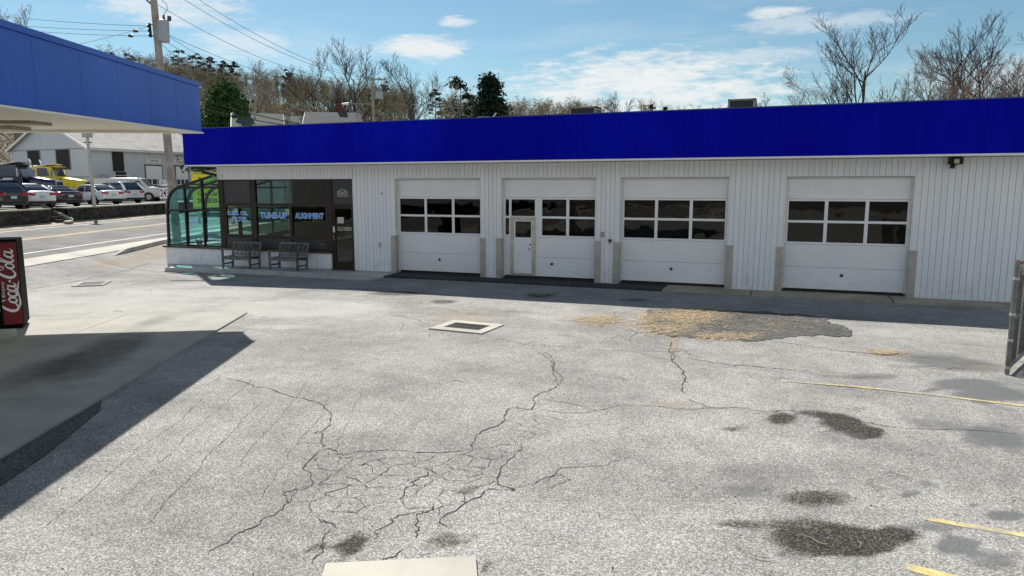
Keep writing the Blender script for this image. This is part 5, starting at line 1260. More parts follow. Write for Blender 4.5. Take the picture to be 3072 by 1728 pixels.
# tractor units
def truck(label, paint, loc, az, stack=True, body_len=5.5):
    t = thing('dump_truck', label, 'truck', tuple(loc), R(90-az), 'trucks beside the grey building')
    hw = 1.1
    loft([(3.6, [(0, .8), (hw*.55, .8), (hw*.62, 1.0), (hw*.62, 1.5), (hw*.55, 1.72), (0, 1.78)]), (3.4, [(0, .75), (hw*.62, .75), (hw*.70, 1.0), (hw*.68, 1.6), (hw*.6, 1.85), (0, 1.92)]), (2.3, [(0, .75), (hw*.72, .75), (hw*.8, 1.05), (hw*.76, 1.8), (hw*.66, 2.02), (0, 2.1)]), (1.55, [(0, .75), (hw*.8, .75), (hw*.86, 1.05), (hw*.84, 1.95), (hw*.74, 2.14), (0, 2.2)])], 'hood', paint, t)
    cb = MB().add([(1.6, -hw, .8), (1.6, hw, .8), (-.1, hw, .8), (-.1, -hw, .8), (1.6, -hw, 2.1), (1.6, hw, 2.1), (-.1, hw, 2.1), (-.1, -hw, 2.1), (1.2, -hw*.93, 2.95), (1.2, hw*.93, 2.95), (-.1, hw*.93, 3.02), (-.1, -hw*.93, 3.02)],
                  [(3, 2, 1, 0), (0, 1, 5, 4), (1, 2, 6, 5), (2, 3, 7, 6), (3, 0, 4, 7), (4, 5, 9, 8), (5, 6, 10, 9), (6, 7, 11, 10), (7, 4, 8, 11), (8, 9, 10, 11)]).build('cab', paint, t, bevel=.06)
    MB().add([(1.585, -hw*.88, 2.18), (1.585, hw*.88, 2.18), (1.25, hw*.84, 2.88), (1.25, -hw*.84, 2.88)], [(0, 1, 2, 3)]).build('windscreen', 'car_glass', t)
    MB().bar((1.50, 0, 2.16), (1.235, 0, 2.93), .06, .03, (1, 0, 0)).build('screen_post', paint, t)
    MB().bar((1.2, -hw*.9, 2.98), (1.55, -hw*.9, 2.86), .02, .02).cbox(1.15, 1.6, -hw*.92, hw*.92, 2.93, 2.98, .01).build('sun_visor', paint, t)
    for s in (1, -1):
        MB().add([(1.12, s*(hw+.012), 2.15), (.2, s*(hw+.012), 2.15), (.2, s*(hw*.945+.012), 2.82), (.92, s*(hw*.945+.012), 2.82)], [(3, 2, 1, 0) if s > 0 else (0, 1, 2, 3)]).build('side_window', 'car_glass', t)
        d = MB().cbox(.12, 1.25, s*(hw+.008)-.012, s*(hw+.008)+.012, .95, 2.1, .01).build('door', paint, t); MB().cbox(.3, .95, s*(hw+.024)-.006, s*(hw+.024)+.006, 1.82, 1.95, .003).build('door_name_band', 'plastic_trim' if paint == 'car_yellow' else 'white_letter', d)
        MB().cbox(1.35, 1.45, s*(hw+.25)-.1, s*(hw+.25)+.1, 2.05, 2.65, .02).build('mirror', 'chrome', t); MB().tube([(1.4, s*hw, 2.6), (1.4, s*(hw+.25), 2.68)], .02, 6).build('mirror_arm', 'chrome', t)
        a = [(.62*math.cos(q), .62*math.sin(q)) for q in np.linspace(0, math.pi, 9)]; b = [(.53*math.cos(q), .53*math.sin(q)) for q in np.linspace(math.pi, 0, 9)]
        MB().xz([(2.55+x, .62+z) for x, z in a+b], -.28, .28).build('fender', paint, t).location.y = s*(hw-.12)
        wheel(t, 2.55, s*(hw+.05), .52, .3); wheel(t, -2.6, s*(hw+.05), .52, .5); wheel(t, -3.9, s*(hw+.05), .52, .5)
        MB().cbox(3.42, 3.58, s*.86-.14, s*.86+.14, 1.12, 1.36, .03).build('headlamp', 'head', t)
        if stack: st = MB().tube([(-.25, s*(hw-.12), 1.0), (-.25, s*(hw-.12), 3.3), (-.36, s*(hw-.12), 3.55)], [.09, .08, .08], 10).build('exhaust_stack', 'chrome', t)
    MB().cbox(3.58, 3.66, -.62, .62, .9, 1.75, .02).build('grille', 'chrome', t)
    for k in range(5): MB().box(3.66, 3.675, -.5+k*.21, -.36+k*.21, .95, 1.68).build('grille_slot', 'plastic_trim', t)
    MB().cbox(3.55, 3.8, -1.1, 1.1, .5, .82, .03).build('front_bumper', 'chrome', t)
    MB().box(-5.2, 3.3, -.42, .42, .6, .85).build('chassis', 'plastic_trim', t)
    MB().cbox(-5.2, -.55, -1.15, 1.15, 1.05, 2.75, .03).build('dump_body', 'trim_white', t); MB().add([(-.55, -1.15, 2.75), (-.55, 1.15, 2.75), (1.3, 1.1, 3.12), (1.3, -1.1, 3.12), (-.55, -1.15, 2.85), (-.55, 1.15, 2.85), (1.3, 1.1, 3.18), (1.3, -1.1, 3.18)], [(0, 1, 2, 3), (7, 6, 5, 4), (0, 4, 5, 1), (1, 5, 6, 2), (2, 6, 7, 3), (3, 7, 4, 0)]).build('cab_guard', 'trim_white', t)
    for k in range(5): MB().box(-.2, .1, -.7+k*.33, -.6+k*.33, 3.0, 3.06).build('marker_lamp', 'plaque', t)
p = off(128, 19.5); truck('yellow dump truck parked in front of the grey building', 'car_yellow', (p[0], p[1], PLZ), 58)
p = off(24, 18.5); truck('dark navy dump truck left of the yellow truck', 'car_navy', (p[0], p[1], PLZ), 58, stack=False)
# box trailer seen between truck and building
p = off(196, 27); t = thing('box_trailer', 'plain white box trailer between the yellow truck and grey building', 'trailer', (p[0], p[1], PLZ), R(25))
MB().cbox(-3, 3, -1.2, 1.2, .9, 3.3, .03).build('box', 'trim_white', t); MB().box(-2.9, 2.9, -1.0, 1.0, .55, .9).build('chassis', 'plastic_trim', t)
for x in (-2, -1): wheel(t, x, -1.22, .45, .3); wheel(t, x, 1.22, .45, .3)

# ---------------- grey gabled building
def cpos(u, c, z):       # point at camera depth c on the ray through column u
    q = FW+RT*(u-PW/2)/PF; h = np.array([q[0], q[1]]); h = h*(c/(h@(FW[:2]/np.linalg.norm(FW[:2]))))
    return np.array([CAM[0]+h[0], CAM[1]+h[1], z])
MT['barn'] = siding_mat('grey_vertical_siding', (.58, .62, .67)); MT['barn_roof'] = M('grey_shingle', (.30, .29, .29), .9, var=.18, vs=1.2, bs=8, bstr=.4)
K0 = cpos(302, 66, PLZ)[:2]; K1 = cpos(560, 74.5, PLZ)[:2]; sd = (K1-K0)/np.linalg.norm(K1-K0); gd_ = np.array([-sd[1], sd[0]])
if gd_@(K0-CAM[:2]) < 0: gd_ = -gd_
q = cpos(68, 71, PLZ)[:2]; GWd = abs((q-K0)@gd_)
barn = thing('grey_garage', 'grey two-storey gabled garage with vertical siding across the street', 'building', (K0[0], K0[1], PLZ), math.atan2(sd[1], sd[0]))
sg = 1.0 if (np.array([-sd[1], sd[0]])@gd_) > 0 else -1.0
BL, BW, EH = 24., GWd, 6.3-PLZ; RH = EH+BW/2*.46
def bq(a, b, z): return (a, sg*b, z)
mb = MB().add([bq(0,0,-.3), bq(BL,0,-.3), bq(BL,BW,-.3), bq(0,BW,-.3), bq(0,0,EH), bq(BL,0,EH), bq(BL,BW,EH), bq(0,BW,EH), bq(0,BW/2,RH), bq(BL,BW/2,RH)],
       [(0,1,5,4), (1,2,6,9,5), (2,3,7,6), (3,0,4,8,7)]); mb.build('wall', 'barn', barn)
for a, b in ((-.35, BW/2), (BW+.35, BW/2)):
    za = EH-.35*.46; o = MB().add([bq(-.4,a,za), bq(BL+.4,a,za), bq(BL+.4,b,RH), bq(-.4,b,RH), bq(-.4,a,za+.15), bq(BL+.4,a,za+.15), bq(BL+.4,b,RH+.15), bq(-.4,b,RH+.15)], [(0,1,2,3),(7,6,5,4),(0,4,5,1),(1,5,6,2),(2,6,7,3),(3,7,4,0)]).build('roof', 'barn_roof', barn)
    MB().bar(bq(-.43, a, za+.02), bq(-.43, b, RH+.02), .05, .22).build('barge_board', 'trim_white', barn)
    MB().bar(bq(-.4, a-(.06 if a < 0 else -.06), za+.02), bq(BL+.4, a-(.06 if a < 0 else -.06), za+.02), .12, .13).build('gutter', 'trim_white', barn)
MB().tube([bq(-.06, -.1, EH-.15), bq(-.08, -.06, EH-.6), bq(-.08, -.06, 0)], .06, 6).build('downpipe', 'trim_white', barn)
MB().tube([bq(-.06, BW+.1, EH-.15), bq(-.08, BW+.02, EH-.6), bq(-.08, BW+.02, 0)], .06, 6).build('downpipe', 'trim_white', barn)
MB().bar(bq(-.012, .1, EH-.05), bq(-.012, BW-.1, EH-.05), .02, .08).bar(bq(-.012, .1, 2.2), bq(-.012, BW*.36, 2.2), .02, .08).build('belt_trim', 'barn_roof', barn)
# gable windows: in fractions of the gable width from the near corner
def gwin(f0, f1, z0, z1, nm='window', lab=None):
    w = MB().box(0, .001, 0, .001, 0, .001) if False else None
    b0, b1 = sorted((f0*BW, f1*BW)); y0, y1 = sorted((sg*b0, sg*b1))
    f = MB().box(-.05, -.004, y0-.08, y1+.08, z0-.08, z0).box(-.05, -.004, y0-.08, y1+.08, z1, z1+.08).box(-.05, -.004, y0-.08, y0, z0, z1).box(-.05, -.004, y1, y1+.08, z0, z1).build(nm, 'barn_roof', barn)
    MB().box(-.02, -.006, y0, y1, z0, z1).build('pane', 'int_dark', f)
gwin(.24, .41, 2.95, 4.75); gwin(.62, .78, 2.95, 4.75)
y0, y1 = sorted((sg*.10*BW, sg*.36*BW)); dd_ = MB().box(-.06, -.004, y0, y1, 0, 2.05).build('cellar_door', 'int_dark', barn); MB().box(-.075, -.061, y0+.9, y0+1.6, 1.2, 1.6).build('door_light', 'trim_white', dd_)
def a_of(u):    # distance along the street side of the building for a photo column
    q = ray(u, 500)[:2]; A = np.array([[q[0], -sd[0]], [q[1], -sd[1]]]); return float(np.linalg.solve(A, K0-CAM[:2])[1])
def swin(u0, u1, z0, z1, nm, mat, y=.02, parent=barn, d=.03):
    a, b = a_of(u0), a_of(u1); ys_ = sorted((-sg*y, -sg*(y+d)))
    return MB().box(a, b, ys_[0], ys_[1], z0, z1).build(nm, mat, parent)
swin(338, 372, 2.75, 4.55, 'window', 'int_dark'); swin(345, 376, 2.05, 2.70, 'window_board', 'int_dark')
def gdoor(u0, u1, zt):
    fr_ = swin(u0-3, u1+3, 0, zt+.12, 'garage_door_frame', 'int_dark', .004, d=.02)
    swin(u0, u1, 0, zt, 'garage_door', 'door_rail', .03)
    n = 3
    for k in range(n):
        w_ = (u1-u0)/n
        for z0, z1 in ((1.55, 2.05), (1.0, 1.48)): swin(u0+k*w_+1.5, u0+(k+1)*w_-1.5, z0, z1, 'window_pane', 'car_glass', .062, fr_, .008)
gdoor(436, 484, 3.35); gdoor(526, 562, 3.35)
def bsign(u0, u1, z, h, s, wd):
    a, b = a_of(u0), a_of(u1); o = swin(u0, u1, z-h/2, z+h/2, 'sign_board', 'trim_white', .03)
    tx = text('sign_lettering', s, .4, 'black_plastic', o, ((a+b)/2, -sg*.075, z), rot=(R(90), 0, 0 if sg > 0 else math.pi), width=wd*(b-a), height=h*.55, bold=.004)
bsign(438, 484, 3.85, .42, 'Tune-Up', .55); bsign(522, 580, 3.85, .42, 'Tires & Wheels', .85); bsign(386, 409, 1.95, .42, 'OFFICE', .8)

# ---------------- yellow roadside board
p = at(642, 570, 45); yb = thing('sign_board', 'yellow used-car sign board seen through and above the glass sunroom', 'sign', (p[0], p[1], .6), R(20.9))
MT['sign_yellow'] = M('sign_yellow', (.80, .72, .04), .5, var=.04); MT['sign_red'] = M('sign_red', (.45, .05, .04), .5, var=0)
dcm = float((p-CAM)@FW); px = dcm/PF; zt_ = 2.761+(560-517)*px; zb_ = 2.761-(625-560)*px; wd = 128*px
MB().box(-wd/2, wd/2, -.06, .06, zb_-.6, zt_-.6).build('panel', 'sign_yellow', yb)
for x in (-wd*.4, wd*.4): MB().box(x-.06, x+.06, .06, .16, 0, zt_-.7).build('post', 'grey_metal', yb)
for z0 in (zb_-.6+.06, zt_-.6-.1): MB().box(-wd/2+.08, wd/2-.08, -.064, -.06, z0, z0+.03).build('border_line', 'black_plastic', yb)
hh = zt_-zb_
text('sign_lettering', 'Used Car Sales', .4, 'black_plastic', yb, (0, -.066, zb_-.6+hh*.42), width=wd*.72, height=hh*.12, bold=.01); text('sign_lettering', '203-838-9009', .4, 'black_plastic', yb, (0, -.066, zb_-.6+hh*.22), width=wd*.8, height=hh*.14, bold=.01)
text('sign_lettering', 'B', .4, 'sign_red', yb, (-wd*.30, -.066, zb_-.6+hh*.78), width=wd*.07, height=hh*.17, bold=.01); text('sign_lettering', 'overs', .4, 'black_plastic', yb, (0, -.066, zb_-.6+hh*.62), width=wd*.4, height=hh*.11, bold=.006)
# ---------------- route signs
MT['sign_white'] = M('sign_white', (.80, .80, .79), .5, var=.02)
D_ = 42; p = at(493, 560, D_); c = float((p-CAM)@FW); px = c/PF
rs_ = thing('route_sign', 'white junction and route number signs on a post left of the pole', 'road sign', (p[0], p[1], .15), R(25))
sq = lambda v: 2.761+(560-v)*px-.15
MB().tube([(0, .04, -.3), (0, .04, sq(537))], .03, 8).build('post', 'grey_metal', rs_)
def plate(v0, v1, w, s, nm, fr_=.78, hh=.6):
    z0, z1 = sq(v1), sq(v0)
    b = MB().cbox(-w/2, w/2, -.01, .01, z0, z1, .004).build(nm, 'black_plastic', rs_); MB().box(-w/2+.02, w/2-.02, -.014, -.0105, z0+.02, z1-.02).build('plate_face', 'sign_white', b)
    text('plate_lettering', s, .4, 'black_plastic', b, (0, -.017, (z0+z1)/2), width=w*fr_, height=(z1-z0)*hh, bold=.004)
plate(537, 558.5, 30*px, 'JCT', 'junction_plate', .72, .62); plate(561, 596, 33*px, '243', 'route_plate', .76, .62)
# ---------------- lamp post on the wall
p = off(283, 8.9, v=616); c = float((p-CAM)@FW); px = c/PF; hL = (616-408)*px
lp = thing('lamp_post', 'thin pale lamp post standing at the stone wall', 'lamp post', (p[0], p[1], PLZ))
MB().tube([(0, 0, 0), (-.25, .1, hL)], [.13, .09], 10).build('pole', 'galv_l', lp); MB().cbox(-.55, -.02, -.1, .35, hL-.12, hL+.35, .03).build('lamp_head', 'grey_metal', lp); MB().tube([(-.6, .1, hL-.45), (.1, .1, hL-.45)], .04, 6).build('bracket', 'dark_metal', lp)
# ================================================================== UTILITY POLES AND WIRES
MT['pole_wood'] = M('weathered_pole', (.34, .31, .26), .9, var=.25, vs=3, bs=25, bstr=.4, dirt=((.16, .14, .11), 4, .55, .6)); MT['porcelain'] = M('insulator', (.05, .04, .07), .3, var=0)
MT['cable'] = M('black_cable', (.02, .02, .022), .7, var=0); MT['transformer'] = M('transformer_grey', (.36, .39, .42), .45, .2, var=.08)
PD = 36.
def pt(u, v, D=PD): return at(u, v, D)
b0 = pt(522, 620); b1 = pt(461, 0); ax = (b1-b0)/np.linalg.norm(b1-b0); base = b0-ax*((b0[2]-.0)/ax[2]); top = b1+ax*1.6
po = thing('utility_pole', 'tall weathered utility pole with transformer behind the canopy end', 'utility pole', tuple(base))
L3 = lambda p: tuple(np.array(p)-base)
MB().tube([L3(base-ax*.3), L3((base+top)/2), L3(top)], [.19, .165, .13], 12).build('pole', 'pole_wood', po)
tr = pt(490, 92); tra, trb = pt(487, 61), pt(489.5, 126)
tf = MB().tube([L3(trb), L3(trb+(tra-trb)*.03), L3(tra-(tra-trb)*.03), L3(tra)], [.25, .27, .27, .22], 16).build('transformer', 'transformer', po)
q = pt(491, 45); MB().tube([L3(pt(491, 60)), L3(q)], [.06, .04], 8).build('bushing', 'porcelain', po)
MB().bar(L3(pt(500, 62)), L3(pt(509, 60)), .07, .07).bar(L3(pt(508, 62)), L3(pt(508, 49)), .16, .16).build('cutout', 'porcelain', po)
MB().tube([L3(q), L3(pt(502, 28)), L3(pt(500, 12)), L3(pt(485, 0))], .012, 5).build('drop_lead', 'cable', po)
MB().bar(L3(pt(447.5, 70)), L3(pt(452.5, 112)), .07, .10, (1, 0, 0)).build('bracket', 'dark_metal', po)
MB().bar(L3(pt(447, 74)), L3(pt(458, 74)), .04, .04).bar(L3(pt(452, 108)), L3(pt(462, 108)), .04, .04).build('bracket_arm', 'dark_metal', po)
for u, v in ((443, 78), (445, 91), (446.5, 105)): MB().tube([L3(pt(u-2, v)), L3(pt(u+3, v))], .065, 8).build('insulator', 'porcelain', po)
MB().bar(L3(pt(438, -2)), L3(pt(454, 13)), .06, .06).build('crossarm_brace', 'dark_metal', po)
# crossarm just above the picture
ca_ = b1+ax*1.1; sidev = np.array([RN[0], RN[1], 0]); MB().bar(L3(ca_-sidev*1.2), L3(ca_+sidev*1.2), .10, .12).build('crossarm', 'pole_wood', po)
p2D = 58.; p2 = lambda u, v: at(u, v, p2D)
b0 = p2(1120, 400); b1 = p2(1118, 234); base2 = np.array([b0[0], b0[1], -.7])
po2 = thing('utility_pole', 'pale utility pole with square transformer among the bare trees', 'utility pole', tuple(base2)); L2 = lambda p: tuple(np.array(p)-base2)
MB().tube([(0, 0, 0), L2(b1)], [.16, .12], 10).build('pole', 'pole_wood', po2)
MB().bar(L2(p2(1095, 239)), L2(p2(1157, 239)), .10, .10).build('crossarm', 'pole_wood', po2)

ta, tb2 = p2(1137, 274), p2(1137, 297); MB().tube([L2(tb2), L2(ta)], .34, 14).build('transformer', 'transformer', po2)
for v in (281, 294): MB().bar(L2(p2(1110, v)), L2(p2(1130, v)), .08, .10).build('bracket', 'transformer', po2)
for u in (1098, 1113, 1140, 1154): MB().tube([L2(p2(u, 238)), L2(p2(u, 233))], .05, 6).build('insulator', 'porcelain', po2)
MB().tube([L2(p2(1118, 312)), L2(p2(1052, 311))], .03, 6).build('lamp_arm', 'galv_l', po2); MB().tube([L2(p2(1046, 312)), L2(p2(1025, 312))], [.12, .06], 8).build('street_lamp', 'sign_white', po2)
def wire(label, a, b, sag=.3, r=.011, mat='cable', beads=()):
    n = 24; P = [a+(b-a)*k/n+np.array([0, 0, -sag*4*(k/n)*(1-k/n)]) for k in range(n+1)]
    c = P[0]; o = MB().tube([tuple(p-c) for p in P], r, 5, False).build('overhead_wire', mat); o.location = tuple(c); tag(o, label, 'cable', 'overhead wires')
    for f in beads:
        k = f*n; i = int(k); p = P[i]+(P[i+1]-P[i])*(k-i)-c; d = (P[i+1]-P[i])/np.linalg.norm(P[i+1]-P[i]); MB().tube([tuple(p-d*.22), tuple(p-d*.1), tuple(p+d*.1), tuple(p+d*.22)], [.02, .075, .075, .02], 8).build('strain_insulator', 'porcelain', o)
wire('topmost wire running left from the near pole above the canopy', pt(443, 78), at(-80, 38, 50), .1)
wire('second wire running left from the near pole with dark strain insulator', pt(445, 93), at(-80, 64, 50), .1, beads=(.06,))
wire('lowest level wire running left from the near pole to the canopy edge', pt(446, 108), at(-40, 80, 50), .1, beads=(.09,))
wire('slanting wire from the near pole down behind the canopy', pt(440, 80), at(150, 150, 30), .05)
wire('highest wire crossing the sky from the near pole towards the far pole', pt(545, -35), p2(1154, 235), .9); wire('middle wire crossing the sky towards the far pole', pt(510, -28), p2(1140, 235), .9)
wire('long wire from near pole top to the left end of far crossarm', pt(466, 10), p2(1098, 236), 1.0)
wire('wire from the transformer height of near pole descending to the right', pt(478, 92), p2(1113, 268), .8); wire('lower service wire with strain insulator dropping from the near pole', pt(476, 112), at(900, 300, 60), .5, beads=(.10,))
wire('lowest service wire dropping steeply from the near pole to the shop roof', pt(476, 90), at(1015, 372, 46), .35, .014, 'galv_l'); wire('second service wire dropping from the near pole past the canopy corner', pt(480, 128), at(780, 330, 60), .4, beads=(.13,))
wire('black cable passing behind the canopy corner, upper of two', at(560, 288, 44), at(900, 372, 52), .1, .03); wire('black cable passing behind the canopy corner, lower of two', at(560, 312, 44), at(860, 376, 52), .1, .03)

# ================================================================== HOUSES BEHIND
MT['shingle_green'] = M('shingle_green', (.065, .085, .075), .9, var=.15, vs=1.5, bs=7, bstr=.4); MT['shingle_grey'] = M('shingle_blue_grey', (.05, .06, .068), .9, var=.15, vs=1.5, bs=7, bstr=.4)
MT['brick'] = M('chimney_brick', (.14, .045, .035), .9, var=.3, vs=6); MT['house_wall'] = M('house_wall', (.62, .61, .58), .7, var=.08)
def house(label, u0, u1, vr, D, roofm, rz, ridge_frac=1., depth=8., gable_right=True, chim=None):
    a, b = at(u0, vr, D), at(u1, vr, D); c = (a+b)/2; ln = np.linalg.norm((b-a)[:2]); zr = c[2]; zb = -.75
    h = thing('house', label, 'house', (c[0], c[1], zb), rz); H = zr-zb; eave = H-2.2; x0, x1 = -ln/2, ln/2; d = depth/2
    MB().add([(x0, -d, 0), (x1, -d, 0), (x1, d, 0), (x0, d, 0), (x0, -d, eave), (x1, -d, eave), (x1, d, eave), (x0, d, eave), (x0, 0, H-.1), (x1, 0, H-.1)], [(0, 1, 5, 4), (1, 2, 6, 9, 5), (2, 3, 7, 6), (3, 0, 4, 8, 7)]).build('wall', 'house_wall', h)
    for s in (-1, 1):
        e = .35; k = 2.2/d
        MB().add([(x0-.3, s*(d+e), eave-e*k), (x1+.3, s*(d+e), eave-e*k), (x1+.3, 0, H), (x0-.3, 0, H), (x0-.3, s*(d+e), eave-e*k+.15), (x1+.3, s*(d+e), eave-e*k+.15), (x1+.3, 0, H+.16), (x0-.3, 0, H+.16)], [(0,1,2,3),(7,6,5,4),(0,4,5,1),(1,5,6,2),(2,6,7,3),(3,7,4,0)]).build('roof', roofm, h)
        for x in (x0-.32, x1+.32): MB().bar((x, s*(d+e), eave-e*k+.02), (x, 0, H+.02), .04, .14).build('barge_board', 'trim_white', h)
    if chim is not None:
        x = x0+(x1-x0)*chim; ch = MB().cbox(x-.32, x+.32, .4, 1.0, H-1.2, H+1.1, .01).build('chimney', 'brick', h); MB().cbox(x-.38, x+.38, .34, 1.06, H+1.1, H+1.2, .01).build('chimney_cap', 'stone', h)
    for x in (x0+ln*.25, x0+ln*.6):
        f = MB().box(x-.5, x+.5, -d-.05, -d-.01, eave-2.1, eave-.6).build('window', 'trim_white', h); MB().box(x-.42, x+.42, -d-.06, -d-.05, eave-2.02, eave-.68).build('pane', 'car_glass', f)
    return h
house('house with pale green shingle roof just right of the canopy', 706, 838, 345, 66, 'shingle_green', R(40)); house('house with blue-grey shingle roof and brick chimney', 925, 1072, 342, 70, 'shingle_grey', R(30), chim=.62)
house('distant low house roof left of the far pole', 850, 905, 352, 95, 'shingle_grey', R(25)); 

# ================================================================== TREES
def bark_mat(name, a, b):
    m, t = new_mat(name); oi = t.new('ShaderNodeObjectInfo')
    c = t.mix(t.step(t.noise(t.G, .35, 6, .6), .3, .7), a, b); t.put(t.b.inputs['Base Color'], c); t.b.inputs['Roughness'].default_value = .95; t.b.inputs['Specular IOR Level'].default_value = .1
    return m
MT['bark'] = bark_mat('bark_grey', (.055, .047, .042), (.10, .085, .072)); MT['bark_brown'] = bark_mat('twig_brown', (.19, .16, .13), (.30, .255, .21)); MT['bark_pink'] = bark_mat('twig_pink', (.20, .13, .105), (.28, .2, .16))
def leafm(name, a, b):
    m, t = new_mat(name); c = t.mix(t.step(t.noise(t.G, .6, 5, .7), .3, .7), a, b); t.put(t.b.inputs['Base Color'], c); t.b.inputs['Roughness'].default_value = .8; t.b.inputs['Specular IOR Level'].default_value = .15; return m
MT['bud_olive'] = leafm('bud_olive', (.23, .21, .09), (.35, .32, .15)); MT['bud_brown'] = leafm('bud_brown', (.21, .17, .125), (.32, .265, .20)); MT['needle_dark'] = leafm('needle_dark', (.012, .028, .018), (.035, .06, .035)); MT['needle'] = leafm('needle_green', (.022, .048, .022), (.045, .085, .035)); MT['leaf_green'] = leafm('leaf_green', (.03, .075, .02), (.075, .15, .04))
def grow(r, H, spread=.55, n1=7, n2=6, n3=5, n4=0, trunk=.30, lean=0., rmin=.012, r0=None, upright=.5, droop=0., tw=1.0):
    """bare tree: list of (p0, p1, r0, r1)"""
    segs = []; tips = []; r0 = r0 or H*.0145
    def limb(p, d, L, ra, rb, k, wob):
        q = [np.array(p)]; d = np.array(d)/np.linalg.norm(d)
        for i in range(k):
            d = d+r.normal(0, wob, 3); d[2] += .13*upright-droop*.12; d /= np.linalg.norm(d); q.append(q[-1]+d*L/k)
        for i in range(k): segs.append((q[i], q[i+1], ra+(rb-ra)*i/k, ra+(rb-ra)*(i+1)/k))
        return q, d
    tq, td = limb((0, 0, -.3), (lean, r.normal(0, .04), 1), H*.8, r0, r0*.25, 8, .06)
    def at_q(q, f):
        k = f*(len(q)-1); i = min(int(k), len(q)-2); return q[i]+(q[i+1]-q[i])*(k-i)
    def kids(q, n, f0, L, ra, lev, base_d):
        for j in range(n):
            f = f0+(1-f0)*(j+r.random())/n; p = at_q(q, min(f, .99)); a = r.uniform(0, 2*math.pi)
            out = np.array([math.cos(a), math.sin(a), 0]); d = base_d*(.9 if lev > 1 else .8)+out*spread*(1.25 if lev == 1 else 1.1)+np.array([0, 0, .18*upright])
            l = L*(1.1-.55*f)*r.uniform(.7, 1.2); rb = max(rmin, ra*(1.15-f*.8))
            qq, dd = limb(p, d, l, rb, max(rmin*.6, rb*.3), 4 if lev < 3 else (3 if n4 or lev == 3 and n3 > 4 else 2), .15)
            if lev == 1: kids(qq, n2, .25, l*.55, rb*.55, 2, dd)
            elif lev == 2: kids(qq, n3, .2, l*.55, rb*.5, 3, dd)
            elif lev == 3 and n4: kids(qq, n4, .2, l*.6, rb*.5, 4, dd)
            else: tips.append(qq[-1]); tips.append(qq[1])
    kids(tq, n1, trunk, H*.42, r0*.55, 1, td)
    T = np.array(tips); m = T.mean(0); k = H/np.percentile(T[:, 2], 99.6)      # plumb the crown over the root, set the height
    def fix(p): return np.array([(p[0]-m[0]*max(p[2], 0)/m[2])*k, (p[1]-m[1]*max(p[2], 0)/m[2])*k, p[2]*k])
    return [(fix(a), fix(b), c, d) for a, b, c, d in segs], [fix(p) for p in tips]
def seg_mesh(segs, n=3):
    P0 = np.array([s[0] for s in segs]); P1 = np.array([s[1] for s in segs]); R0 = np.array([s[2] for s in segs]); R1 = np.array([s[3] for s in segs])
    d = P1-P0; d /= np.linalg.norm(d, axis=1)[:, None]+1e-9; u = np.cross(d, [0.31, .77, .1]); u /= np.linalg.norm(u, axis=1)[:, None]+1e-9; w = np.cross(d, u)
    V = np.empty((len(segs), 2*n, 3))
    for k in range(n):
        a = 2*math.pi*k/n; o = u*math.cos(a)+w*math.sin(a); V[:, k] = P0+o*R0[:, None]; V[:, n+k] = P1+o*R1[:, None]
    b = (np.arange(len(segs))*2*n)[:, None]
    F = np.concatenate([b+np.array([k, (k+1) % n, n+(k+1) % n, n+k]) for k in range(n)], 0)
    return V.reshape(-1, 3), F
def ribbon_mesh(r, segs):
    P0 = np.array([s[0] for s in segs]); P1 = np.array([s[1] for s in segs]); R0 = np.array([s[2] for s in segs])[:, None]; R1 = np.array([s[3] for s in segs])[:, None]
    u = np.cross(P1-P0, r.normal(0, 1, P0.shape)); u /= np.linalg.norm(u, axis=1)[:, None]+1e-9
    return np.stack([P0-u*R0, P0+u*R0, P1+u*R1, P1-u*R1], 1).reshape(-1, 3), np.arange(4*len(segs)).reshape(-1, 4)
def leaf_quads(r, C, size, flat=0.):
    C = np.asarray(C); n = len(C); a = r.normal(0, 1, (n, 3)); a[:, 2] *= 1-flat; a /= np.linalg.norm(a, axis=1)[:, None]; b = np.cross(a, r.normal(0, 1, (n, 3))); b /= np.linalg.norm(b, axis=1)[:, None]+1e-9
    s = size*r.uniform(.5, 1.3, (n, 1)); V = np.stack([C-a*s, C+b*s*.6, C+a*s, C-b*s*.6], 1).reshape(-1, 3); F = np.arange(4*n).reshape(n, 4); return V, F
def bare_tree(name, label, loc, seed, H, mat='bark', buds=None, nb=0, bsize=.06, group='bare trees around the lot', cat='tree', **kw):
    r = np.random.default_rng(seed); t = thing(name, label, cat, tuple(loc), r.uniform(0, 6), group)
    segs, tips = grow(r, H, **kw); big = [s for s in segs if s[2] > H*.0065]; small = [s for s in segs if s[2] <= H*.0065]
    V, F = seg_mesh(big, 6); link('trunk', npmesh('trunk', V, F, [mat], smooth=True), t)
    V, F = seg_mesh(small, 3); mi = np.zeros(len(F)); mats = [mat]
    if nb:
        T = np.array(tips); T = T[r.integers(0, len(T), nb)]+r.normal(0, .22, (nb, 3)); v2, f2 = leaf_quads(r, T, bsize); F = np.concatenate([F, f2+len(V)]); V = np.concatenate([V, v2]); mi = np.concatenate([mi, np.ones(len(f2))]); mats = [mat, buds]
    link('crown', npmesh('crown', V, F, mats, mi), t)
    return t
def gnd(p): return float(terr(np.array(p[0]), np.array(p[1])))
def tp(u, D): p = at(u, 560, D); return (p[0], p[1], gnd(p))
def htop(u, v, D): p = at(u, v, D); return p[2]-gnd(p)
